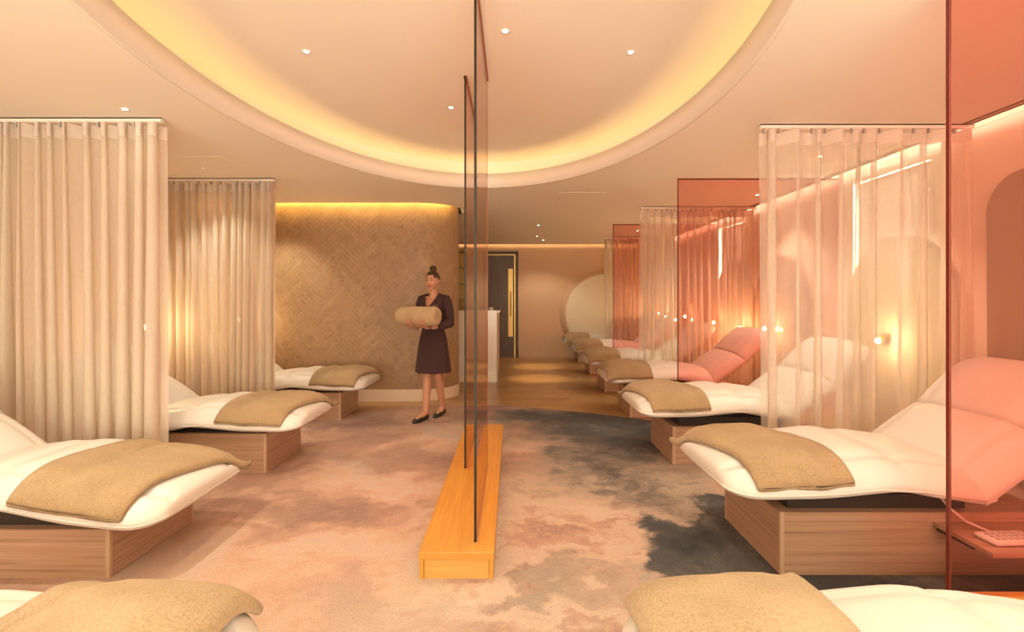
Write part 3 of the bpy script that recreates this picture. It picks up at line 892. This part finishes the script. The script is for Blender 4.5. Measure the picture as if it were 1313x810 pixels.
# ------------------------------------------------------------------ curtains
def curtain(x0, x1, yv, folds, mat, label, rail_label, seed, lead):
    """lead = +1 when the free edge is at x1, -1 at x0"""
    rnd = random.Random(seed)
    ZTOP, ZBOT = 2.555, 0.03
    nseg = folds * 14
    ph = []; acc = 0
    ws = [0.5 + rnd.random() * 1.1 for _ in range(folds)]; tot = sum(ws)
    ext = [0]
    for q_ in ws: ext.append(ext[-1] + q_ / tot)
    amps = [0.045 + 0.03 * rnd.random() for _ in range(folds)]
    def section(t, v):
        """t along 0..1, v = 0 at the top, 1 at the hem"""
        k = 0
        while k < folds - 1 and t > ext[k + 1]: k += 1
        f = (t - ext[k]) / (ext[k + 1] - ext[k])
        xx = x0 + (x1 - x0) * t
        amp = amps[k] * (0.9 + 0.25 * v) + 0.008 * math.sin(9 * t + 3 * v + seed)
        yy_ = yv + amp * math.cos(2 * PI * f)
        xx += 0.034 * math.sin(2 * PI * f) * (0.6 + .6 * v + 0.4 * math.sin(5.1 * t + seed + 1.3 * v))
        xx += 0.012 * math.sin(4 * PI * f + seed) + 0.018 * v * math.sin(7 * t + seed)
        return xx, yy_
    rows = [0, 0.012, 0.036, 0.06, 0.12, 0.25, 0.4, 0.55, 0.7, 0.85, 0.985, 1.0]
    def mesh(r, off):
        bm = bmesh.new(); g = []
        for v in r:
            ln = []
            for i in range(nseg + 1):
                x, y = section(i / nseg, v)
                ln.append(bm.verts.new((x, y - off, ZTOP + (ZBOT - ZTOP) * v)))
            g.append(ln)
        for a, b in zip(g, g[1:]):
            for i in range(nseg): bm.faces.new((a[i], a[i + 1], b[i + 1], b[i]))
        return bm
    t = thing('sheer_curtain', label, 'curtain', ((x0 + x1) / 2, yv, 0), 0, 'sheer curtains between the loungers')
    o = obj('fabric', mesh(rows, 0.0), mat, t, True); o.matrix_parent_inverse = Matrix.Translation((-(x0 + x1) / 2, -yv, 0))
    o = obj('heading_tape', mesh([0, 0.012, 0.036], 0.004), M['tape'], t, True); o.matrix_parent_inverse = Matrix.Translation((-(x0 + x1) / 2, -yv, 0))
    for k in range(folds):
        bm = bmesh.new(); x, y = section(ext[k] + 0.02 / folds, 0.004)
        box(bm, x - .006, x + .006, yv - .012, yv + .012, ZTOP - 0.015, ZTOP + 0.028)
        o = obj('glider', bm, M['glider'], t); o.matrix_parent_inverse = Matrix.Translation((-(x0 + x1) / 2, -yv, 0))
    bm = bmesh.new(); xa, xb = x0 - (.01 if lead < 0 else 0), x1 + (.01 if lead > 0 else 0)
    box(bm, xa, xb, yv - .016, yv - .008, ZC - .03, ZC); box(bm, xa, xb, yv + .008, yv + .016, ZC - .03, ZC); box(bm, xa, xb, yv - .016, yv + .016, ZC - .008, ZC)
    tag(obj('curtain_track', bm, M['track']), rail_label, 'curtain rail')
curtain(-4.06, -2.43, 3.51, 16, M['voile_left'], 'near left sand coloured sheer curtain', 'white ceiling rail of the near left curtain', 3, 1)
curtain(-4.06, -2.48, 5.27, 17, M['voile_left'], 'far left sand sheer curtain before the chevron wall', 'white ceiling rail of the far left curtain', 5, 1)
curtain(1.79, 3.31, 3.64, 10, M['voile_right'], 'near right cream sheer curtain lit from behind by the window', 'white ceiling rail of the near right curtain', 8, -1)
curtain(1.757, 3.31, 6.88, 15, M['voile_right'], 'middle right sheer curtain partly behind salmon glass', 'white ceiling rail of the middle right curtain', 11, -1)
curtain(1.87, 3.31, 10.27, 14, M['voile_right'], 'farthest right sheer curtain near the end wall', 'white ceiling rail of the farthest right curtain', 14, -1)

# ------------------------------------------------------------------ glass screens
def pane_y(name, parent, x0, x1, y0, y1, z0, z1, glass, edge, front='x'):
    o = boxo(name, (x0, x1, y0, y1, z0, z1), glass, parent)
    return o
def salmon_screen(yv, x0, label):
    t = thing('glass_screen', label, 'screen', (0, 0, 0), 0, 'salmon glass screens of the right row')
    p = boxo('pane', (x0 + .009, XR - .01, yv - .007, yv + .007, 0.161, ZC - .006), M['glass_pink'], t)
    boxo('polished_edge', (x0, x0 + .009, yv - .0075, yv + .0075, 0.161, ZC - .006), M['edge_red'], p)
    boxo('top_channel', (x0, XR - .01, yv - .011, yv + .011, ZC - .012, ZC), M['edge_red'], t)
    b = bmesh.new(); box(b, x0 - .10, XR - .07, yv - .035, yv + .035, 0.005, 0.135); obj('plinth', b, M['oak_end'], t)
    b = bmesh.new(); box(b, x0 - .105, XR - .07, yv - .04, yv + .04, 0.135, 0.162, .003); obj('plinth_top', b, M['oak_end'], t)
salmon_screen(2.02, 1.735, 'large salmon glass screen cut by the right edge of the photo')
salmon_screen(5.27, 1.72, 'salmon glass screen before the middle right curtain')
salmon_screen(8.50, 1.69, 'farthest salmon glass screen of the right row')

t = thing('glass_divider', 'honey oak plinth with two tall staggered glass panes in the middle of the carpet', 'screen', (0, 0, 0))
px0, px1, py0, py1 = -0.448, -0.086, 2.43, 4.90
b = bmesh.new(); box(b, px0, px1, py0, py1, 0.102, 0.136, 0.002); obj('plinth_top', b, M['oak'], t)
boxo('side_panel', (px0 + .004, px0 + .024, py0 + .004, py1 - .004, 0.005, 0.101), M['oak'], t)
boxo('side_panel', (px1 - .024, px1 - .004, py0 + .004, py1 - .004, 0.005, 0.101), M['oak'], t)
boxo('end_panel', (px0 + .026, px1 - .026, py0 + .010, py0 + .028, 0.005, 0.1), M['oak_end'], t)
boxo('end_panel', (px0 + .026, px1 - .026, py1 - .028, py1 - .010, 0.005, 0.1), M['oak_end'], t)
for (gx, ya, yb) in ((-0.183, 2.53, 3.70), (-0.335, 3.63, 4.80)):
    p = boxo('pane', (gx - .006, gx + .006, ya + .008, yb - .008, 0.137, ZT - .002), M['glass_pale'], t)
    boxo('polished_edge', (gx - .0065, gx + .0065, ya, ya + .008, 0.137, ZT - .002), M['edge_grey'], p)
    boxo('polished_edge', (gx - .0065, gx + .0065, yb - .008, yb, 0.137, ZT - .002), M['seal'], p)
    boxo('floor_channel', (gx - .010, gx + .010, ya, yb, 0.1362, 0.142), M['seal'], t)
    boxo('ceiling_channel', (gx - .012, gx + .012, ya, yb, ZT - .014, ZT - .0005), M['seal'], t)

# ------------------------------------------------------------------ counter, shelf, bowl
t = thing('reception_counter', 'tall cream stone reception counter standing before the dark door', 'counter', (0, 0, 0))
b = bmesh.new(); box(b, -0.92, -0.245, 8.2, 8.28, 0.0, 1.165, .004); obj('front_panel', b, M['counter'], t)
b = bmesh.new(); box(b, -0.90, -0.225, 8.285, 9.1, 0.0, 1.12); obj('body', b, M['counter_side'], t)
b = bmesh.new(); box(b, -0.92, -0.205, 8.2805, 9.12, 1.121, 1.155, .003); obj('counter_top', b, M['counter'], t)
t = thing('bowl', 'small white bowl on the reception counter', 'bowl', (-0.34, 8.24, 1.166))
b = bmesh.new(); tube(b, [(0, 0, 0), (0, 0, .006), (0, 0, .03), (0, 0, .045)], [.022, .026, .040, .036], 20); obj('body', b, M['counter'], t, True)
t = thing('display_shelf', 'tall brass backed shelf rack behind the rounded end of the chevron wall', 'shelf', (-1.32, 11.2, 0))
boxo('back_panel', (-0.22, 0.30, 0.20, 0.23, 0.0, 2.5), M['brass'], t)
for z in (0.45, 1.0, 1.30, 1.66, 2.02, 2.38): boxo('shelf_board', (-0.22, 0.30, -0.1, 0.20, z, z + .03), M['dark_brass'], t)
boxo('upright', (-0.25, -0.221, -0.1, 0.23, 0.0, 2.5), M['dark_brass'], t)
boxo('upright', (0.301, 0.33, -0.1, 0.23, 0.0, 2.5), M['dark_brass'], t)

# ------------------------------------------------------------------ lamps
def reading_lamp(x, y, z, side, label):
    wx = XR if side > 0 else XL
    t = thing('reading_lamp', label, 'lamp', (wx, y, z))
    b = bmesh.new(); tube(b, [(-side * .0, 0, 0), (-side * .012, 0, 0)], .035, 20); obj('wall_plate', b, M['brass'], t, True)
    L = abs(wx - x)
    b = bmesh.new(); tube(b, [(-side * .012, 0, 0), (-side * L * .4, 0, .03), (-side * L * .8, 0, .035), (-side * L, 0, .012)], .006, 8); obj('arm', b, M['brass'], t, True)
    b = bmesh.new(); tube(b, [(-side * (L - .03), 0, .014), (-side * (L - .01), 0, .012), (-side * (L + .03), 0, -.006)], [.012, .024, .028], 16); obj('lamp_head', b, M['brass'], t, True)
    b = bmesh.new(); ball(b, (-side * (L + .035), -0.004, -.008), .025, 12, 8); obj('bulb', b, M['bulb'], t, True)
    l = bpy.data.lights.new('reading_light', 'POINT'); l.energy = 5.0; l.color = (1, .70, .36); l.shadow_soft_size = .03
    o = bpy.data.objects.new('reading_light', l); C.objects.link(o); o.parent = t; o.location = (-side * (L + .085), -0.03, .0)
reading_lamp(3.26, 4.47, 0.99, 1, 'small brass reading lamp glowing behind the near right curtain')
reading_lamp(3.26, 6.47, 0.98, 1, 'small brass reading lamp beside the pink backrest edge near curtain')
reading_lamp(3.26, 7.15, 0.95, 1, 'small brass reading lamp above the pink backrest in the middle glass')
reading_lamp(3.26, 8.10, 0.98, 1, 'brass reading lamp glowing through the middle right curtain and glass')
reading_lamp(3.26, 9.45, 1.03, 1, 'brass reading lamp of the fifth right lounger')
reading_lamp(3.26, 11.1, 1.04, 1, 'brass reading lamp of the farthest right lounger')
reading_lamp(-3.63, 4.97, 1.08, -1, 'brass reading lamp glowing through the near left curtain')
reading_lamp(-3.53, 6.5, 1.10, -1, 'brass reading lamp glowing through the far left curtain')

def downlight(x, y, z, watts, deg, label, r=0.017, blend=0.6, col=(1.0, 0.90, 0.70)):
    t = thing('ceiling_downlight', label, 'downlight', (x, y, z))
    b = bmesh.new()
    n = 24
    i0 = [b.verts.new((r * math.cos(2 * PI * k / n), r * math.sin(2 * PI * k / n), -.001)) for k in range(n)]
    i1 = [b.verts.new((r * 1.6 * math.cos(2 * PI * k / n), r * 1.6 * math.sin(2 * PI * k / n), -.004)) for k in range(n)]
    i2 = [b.verts.new((r * 1.7 * math.cos(2 * PI * k / n), r * 1.7 * math.sin(2 * PI * k / n), 0)) for k in range(n)]
    for A, B in ((i0, i1), (i1, i2)):
        for k in range(n): b.faces.new((A[k], A[(k + 1) % n], B[(k + 1) % n], B[k]))
    obj('trim_ring', b, M['track'], t, True)
    b = bmesh.new(); bmesh.ops.create_circle(b, cap_ends=True, segments=20, radius=r * .98, matrix=Matrix.Translation((0, 0, -.0015))); obj('lamp_disc', b, M['lamp_on'], t)
    if watts: spot((0, 0, -.012), watts, deg, blend, col, 0.04, t)
zr = ZT - .0005; zl = ZC - .0005
downlight(-1.33, 3.28, zr, 32, 110, 'recessed downlight in the left part of the oval recess')
downlight(-0.04, 3.03, zr, 32, 110, 'recessed downlight right of the middle glass top in the oval recess')
downlight(0.77, 3.29, zr, 32, 110, 'recessed downlight in the right part of the oval recess')
downlight(-0.51, 4.24, zr, 26, 100, 'recessed downlight left of the glass panes in the oval recess')
downlight(-2.55, 3.34, zl, 1.5, 100, 'ceiling downlight above the near left curtain')
downlight(-2.96, 4.84, zl, 30, 100, 'ceiling downlight above the far left curtain')
downlight(0.66, 10.8, zl, 26, 120, 'small ceiling downlight before the end wall')
# lamps of the bays hidden by the curtains or above the frame
for (x, y, ww, lab) in ((-2.1, 1.93, 56, 'ceiling downlight over the lounger before the near left curtain'), (-3.0, 6.15, 40, 'ceiling downlight over the lounger before the chevron wall'),
                   (2.0, 1.93, 34, 'ceiling downlight just in front of the nearest salmon glass'), (2.7, 4.45, 48, 'ceiling downlight behind the near right curtain'),
                   (2.95, 6.1, 38, 'ceiling downlight behind the middle salmon glass'), (2.5, 7.6, 28, 'ceiling downlight behind the middle right curtain'),
                   (2.3, 9.3, 24, 'ceiling downlight behind the farthest salmon glass'), (-2.1, 0.6, 22, 'ceiling downlight over the bottom left lounger'), (1.7, 0.6, 22, 'ceiling downlight over the bottom right lounger')):
    downlight(x, y, zl, ww, 105, lab)
for (x, y) in ((0.5, 10.1), (0.45, 8.6)):
    downlight(x, y, zl, 110, 27, 'ceiling downlight throwing the %s golden pool on the oak floor' % ('farther' if y > 9 else 'nearer'), 0.015, 0.9, (1, .68, .3))

# access panels in the lower ceiling
for (x0, x1, y0, y1, lab) in ((0.55, 1.1, 5.95, 6.55, 'flush ceiling access panel right of the glass'), (-3.0, -2.55, 4.45, 4.85, 'flush ceiling access panel above the left curtains')):
    bm = bmesh.new(); box(bm, x0, x1, y0, y1, ZC - .003, ZC + .001)
    tag(obj('access_panel', bm, M['ceiling']), lab, 'hatch')

# ------------------------------------------------------------------ the attendant
def bake_voxel(bm, vox, smooth_it=6):
    me = bpy.data.meshes.new('tmp'); bm.to_mesh(me); bm.free()
    o = bpy.data.objects.new('tmp', me); C.objects.link(o)
    r = o.modifiers.new('r', 'REMESH'); r.mode = 'VOXEL'; r.voxel_size = vox
    s = o.modifiers.new('s', 'SMOOTH'); s.iterations = smooth_it; s.factor = 0.5
    dg = bpy.context.evaluated_depsgraph_get()
    out = bpy.data.meshes.new_from_object(o.evaluated_get(dg))
    bpy.data.objects.remove(o); bpy.data.meshes.remove(me)
    return out

def attendant():
    t = thing('person', 'woman in aubergine knee length dress with hair bun walking with a rolled towel', 'person', (-0.895, 5.78, 0.0055), math.radians(-24))
    bm = bmesh.new()
    def limb(pts, rs, n=14):
        P = []; Rr = []
        for i in range(len(pts) - 1):
            a, b = Vector(pts[i]), Vector(pts[i + 1])
            for k in range(5):
                f = k / 5; P.append(a.lerp(b, f)); Rr.append(rs[i] + (rs[i + 1] - rs[i]) * f)
        P.append(Vector(pts[-1])); Rr.append(rs[-1])
        tube(bm, P, Rr, n)
        for q_, r_ in zip(pts, rs): ball(bm, q_, r_, n, 8)
    # torso and neck
    for c, r in (((0, 0, .92), (.15, .105, .12)), ((0, 0, 1.02), (.122, .088, .12)), ((0, -.004, 1.15), (.135, .098, .12)), ((0, -.004, 1.26), (.145, .095, .10)), ((0, .005, 1.33), (.130, .055, .045))):
        ball(bm, c, r, 24, 16)
    limb([(0, .012, 1.33), (0, .0, 1.40), (0, -.008, 1.47)], [.062, .047, .046])
    for sx in (-1, 1):
        ball(bm, (sx * .055, -.062, 1.235), (.045, .038, .045))
        limb([(sx * .06, .0, 1.352), (sx * .150, .008, 1.330)], [.036, .036])
    # arms round the bundle
    for sx in (-1, 1):
        limb([(sx * .160, .008, 1.315), (sx * .195, .02, 1.20), (sx * .205, .015, 1.075)], [.040, .038, .034])
        limb([(sx * .205, .015, 1.075), (sx * .165, -.09, 1.05), (sx * .115, -.185, 1.030)], [.036, .035, .024])
        hx = sx * .085
        ball(bm, (hx, -.245, 1.028), (.040, .055, .016), 18, 12)
        cy, cz, rr = -.27, 1.155, .118
        for k, (fx, ln) in enumerate(((-.031, 58), (-.010, 70), (.011, 74), (.031, 64))):
            pts = []
            for q_ in range(7):
                an = math.radians(8 + ln * q_ / 6)
                pts.append((hx + fx * 1.05, cy - rr * math.sin(an), cz - rr * math.cos(an)))
            tube(bm, pts, [.0100, .0100, .0096, .0100, .0092, .0088, .0075], 10); ball(bm, pts[-1], .0075, 8, 6); ball(bm, pts[0], .011, 8, 6)
        th = []
        for q_ in range(5):
            an = math.radians(-14 + 34 * q_ / 4)
            th.append((hx - sx * (.034 + .018 * math.sin(q_ / 4 * PI / 1.6) + .006 * q_), cy - rr * math.sin(an), cz - rr * math.cos(an)))
        tube(bm, th, [.013, .0125, .011, .0105, .009], 10); ball(bm, th[-1], .009, 8, 6)
    # legs, mid stride: right leg forward, left leg behind
    limb([(-.07, 0, .90), (-.035, -.07, .49), (.005, -.165, .095)], [.085, .052, .034])
    limb([(.07, 0, .90), (.045, .02, .49), (.035, .135, .095)], [.085, .052, .034])
    ball(bm, (-.028, -.080, .37), (.048, .05, .11)); ball(bm, (.044, .07, .37), (.048, .05, .11))
    limb([(.005, -.165, .085), (-.005, -.24, .055), (-.013, -.30, .035)], [.034, .030, .022])
    limb([(.035, .135, .085), (.04, .07, .045), (.045, .01, .03)], [.034, .030, .022])
    # head, turned a little and bowed
    hm = Matrix.Translation((0, -.015, 1.55)) @ Matrix.Rotation(math.radians(4), 4, 'Z') @ Matrix.Rotation(math.radians(9), 4, 'X')
    hb = bmesh.new()
    bmesh.ops.create_uvsphere(hb, u_segments=40, v_segments=28, radius=1.0)
    for v in hb.verts:
        x, y, z = v.co
        X, Y, Z = x * .074, y * .093, z * .112
        if z < 0:
            k = -z
            X *= 1 - .20 * k * k - .02 * k
            if y < 0: Y *= 1 + .06 * k
            else: Y *= 1 - .35 * k
        if y < -.55 and abs(z) < .5: Y *= .965
        if y < -.6 and .02 < z < .26 and .18 < abs(x) < .62: Y += .007
        v.co = (X, Y, Z)
    ball(hb, (0, -.094, -.018), (.0115, .016, .013), 12, 8)
    tube(hb, [(0, -.083, .022), (0, -.091, .003), (0, -.100, -.017)], [.007, .008, .009], 10)
    for sx in (-1, 1): ball(hb, (sx * .074, .012, -.004), (.011, .018, .030), 12, 10)
    ball(hb, (0, -.074, -.086), (.026, .018, .018), 16, 12)
    for sx in (-1, 1): ball(hb, (sx * .036, -.056, -.020), (.026, .024, .026), 16, 12)
    tm = bpy.data.meshes.new('h'); hb.transform(hm); hb.to_mesh(tm); hb.free(); bm.from_mesh(tm); bpy.data.meshes.remove(tm)
    body = link('body', bake_voxel(bm, 0.0062, 5), M['skin'], t, True)
    tag(body, 'bare skin of face, hands and legs')
    def hp(p): return hm @ Vector(p)
    for sx in (-1, 1):
        b = bmesh.new(); ball(b, hp((sx * .029, -.077, .011)), (.0115, .009, .0055), 12, 8); obj('eye', b, M['eye'], t, True)
        b = bmesh.new(); tube(b, [hp((sx * .014, -.0885, .030)), hp((sx * .030, -.085, .035)), hp((sx * .046, -.072, .030))], [.003, .0035, .002], 8); obj('eyebrow', b, M['hair'], t, True)
    b = bmesh.new(); tube(b, [hp((-.022, -.088, -.054)), hp((-.008, -.0965, -.050)), hp((.008, -.0965, -.050)), hp((.022, -.088, -.054))], [.002, .0052, .0052, .002], 8); tube(b, [hp((-.018, -.089, -.058)), hp((0, -.097, -.061)), hp((.018, -.089, -.058))], [.002, .0055, .002], 8); obj('mouth', b, M['lips'], t, True)
    # hair: cap drawn back into a high bun
    b = bmesh.new(); bmesh.ops.create_uvsphere(b, u_segments=40, v_segments=28, radius=1.0)
    kill = []
    for f in b.faces:
        c = f.calc_center_median()
        face_open = c.y < -.18 and c.z < .62 + .25 * (abs(c.x) > .6) * -1
        low = c.z < -.05 - .45 * c.y
        ear = abs(c.x) > .8 and c.y < .25 and c.z < .12
        if face_open or low or ear: kill.append(f)
    bmesh.ops.delete(b, geom=kill, context='FACES')
    for v in b.verts:
        v.co = hm @ Vector((v.co.x * .0805, v.co.y * .100 + .004, v.co.z * .1185 + .001))
    hair = obj('hair', b, M['hair'], t, True)
    sm = hair.modifiers.new('s', 'SOLIDIFY'); sm.thickness = 0.008; sm.offset = -1
    b = bmesh.new(); ball(b, hp((0, .03, .135)), (.042, .040, .036), 20, 14); tube(b, [hp((.03 * math.cos(k * PI / 6), .03 + .03 * math.sin(k * PI / 6), .118)) for k in range(12)], .012, 8, closed=True); obj('hair_bun', b, M['hair'], hair, True)
    # dress
    b = bmesh.new()
    def ring(z, rx, ry, cx=0, cy=0, wav=0.0, n=112):
        return [b.verts.new((cx + rx * math.cos(a) * (1 + wav * math.cos(7 * a + 1)), cy + ry * math.sin(a) * (1 + wav * math.cos(7 * a + 1)), z)) for a in [2 * PI * k / n for k in range(n)]]
    prof = [(.515, .205, .185, .06), (.60, .198, .172, .05), (.70, .19, .155, .035), (.80, .18, .14, .02), (.88, .168, .126, .01), (.95, .148, .108, 0), (1.0, .136, .1, 0), (1.06, .138, .102, 0), (1.12, .146, .109, 0), (1.18, .153, .118, 0), (1.23, .158, .126, 0), (1.28, .163, .112, 0), (1.32, .168, .095, 0), (1.355, .165, .078, 0), (1.385, .13, .066, 0), (1.405, .085, .06, 0)]
    fine = []
    for i in range(len(prof) - 1):
        for k in range(7):
            f = k / 7; fine.append(tuple(p + (q_ - p) * f for p, q_ in zip(prof[i], prof[i + 1])))
    fine.append(prof[-1])
    rg = [ring(z, rx, ry, 0, -.004 if z < 1.3 else .002, wv) for (z, rx, ry, wv) in fine]
    for A, B in zip(rg, rg[1:]):
        for k in range(112): b.faces.new((A[k], A[(k + 1) % 112], B[(k + 1) % 112], B[k]))
    for sx in (-1, 1):
        fr = [f for f in b.faces if f.calc_center_median().y < 0.02 and f.calc_center_median().z > 1.19]
        gm = list({v for f in fr for v in f.verts}) + list({e for f in fr for e in f.edges}) + fr
        bmesh.ops.bisect_plane(b, geom=gm, plane_co=(0, 0, 1.222), plane_no=Vector((sx, 0, -.52)).normalized())
    kill = []
    for f in b.faces:
        c = f.calc_center_median()
        if c.y < 0.015 and c.z > 1.222 and abs(c.x) < (c.z - 1.222) * .52: kill.append(f)
        elif c.z > 1.40 and False: kill.append(f)
    bmesh.ops.delete(b, geom=kill, context='FACES')
    for sx in (-1, 1):
        pts = [(sx * .12, .008, 1.352), (sx * .155, .008, 1.342), (sx * .178, .012, 1.29), (sx * .195, .02, 1.20), (sx * .206, .022, 1.12), (sx * .207, .014, 1.070), (sx * .192, -.035, 1.055), (sx * .165, -.09, 1.047), (sx * .135, -.145, 1.036)]
        ball(b, (sx * .207, .016, 1.068), .050, 16, 10); ball(b, (sx * .150, .008, 1.335), .052, 16, 10)
        tube(b, pts, [.045, .056, .058, .053, .050, .049, .047, .044, .034], 18)
    dr = obj('dress', b, M['dress'], t, True)
    b = bmesh.new(); box(b, .06, .125, -.128, -.122, 1.262, 1.272, .002); obj('name_pin', b, M['brass'], dr)
    # shoes
    def shoe(heel, toe, pitch):
        sh = bpy.data.objects.new('shoe', None)
        b = bmesh.new()
        h, to = Vector(heel), Vector(toe); d = (to - h); L = d.length
        d.normalize(); side = Vector((0, 0, 1)).cross(d).normalized(); up = d.cross(side)
        st = [(0, .022, .056), (.04, .031, .060), (.12, .034, .052), (.25, .034, .044), (.42, .037, .038), (.6, .043, .046), (.78, .043, .036), (.92, .033, .026), (.985, .018, .018), (1, .006, .010)]
        rgs = []
        for f, wv, hh in st:
            c = h + d * L * f
            rgs.append([b.verts.new(c + side * wv * math.copysign(abs(math.cos(a)) ** .8, math.cos(a)) + up * (hh * .5 * (1 + math.copysign(abs(math.sin(a)) ** .55, math.sin(a))))) for a in [2 * PI * k / 20 for k in range(20)]])
        for A, B in zip(rgs, rgs[1:]):
            for k in range(20): b.faces.new((A[k], A[(k + 1) % 20], B[(k + 1) % 20], B[k]))
        b.faces.new(rgs[0][::-1]); b.faces.new(rgs[-1])
        o = obj('shoe', b, M['black'], t, True)
        b = bmesh.new(); c = h + d * L * .62 + up * .05
        for sg in (-1, 1): ball(b, c + side * sg * .014, (.014, .008, .007), 10, 8)
        ball(b, c, .006, 8, 6); obj('bow', b, M['brass'], o, True)
    shoe((.010, -.135, .012), (-.020, -.365, .004), 0)
    shoe((.030, .175, .016), (.05, -.055, 0.0), 0)
    # towel roll held in both arms: a thing of its own
    rl = thing('rolled_towel', 'thick tan rolled towel held in the arms of the woman', 'towel', (-0.895, 5.78, 0.0055), math.radians(-24))
    b = bmesh.new()
    n = 40; xs = [-.285, -.283, -.272, -.25, -.2, -.1, 0, .1, .17, .205, .222, .23, .231]
    rads = [.02, .055, .085, .099, .106, .107, .106, .106, .106, .102, .092, .07, .03]
    rgs = []
    for x, r_ in zip(xs, rads):
        rr_ = []
        for k in range(n):
            a = 2 * PI * k / n
            q_ = r_ * (1 + .02 * noise.noise(Vector((x * 8, math.cos(a) * 2, math.sin(a) * 2))))
            rr_.append(b.verts.new((x, -.27 - q_ * math.sin(a), 1.155 + q_ * math.cos(a))))
        rgs.append(rr_)
    for A, B in zip(rgs, rgs[1:]):
        for k in range(n): b.faces.new((A[k], A[(k + 1) % n], B[(k + 1) % n], B[k]))
    b.faces.new(rgs[0][::-1]); b.faces.new(rgs[-1])
    obj('roll', b, M['towel_pale'], rl, True)
    sp = []
    for k in range(40):
        a = k * .42; r_ = .012 + .07 * k / 40
        sp.append((.2315 - .02 * (k / 40) ** 3, -.27 + r_ * math.cos(a), 1.155 + r_ * math.sin(a)))
    b = bmesh.new(); tube(b, sp, .005, 6); obj('spiral_edge', b, M['towel'], rl, True)
attendant()
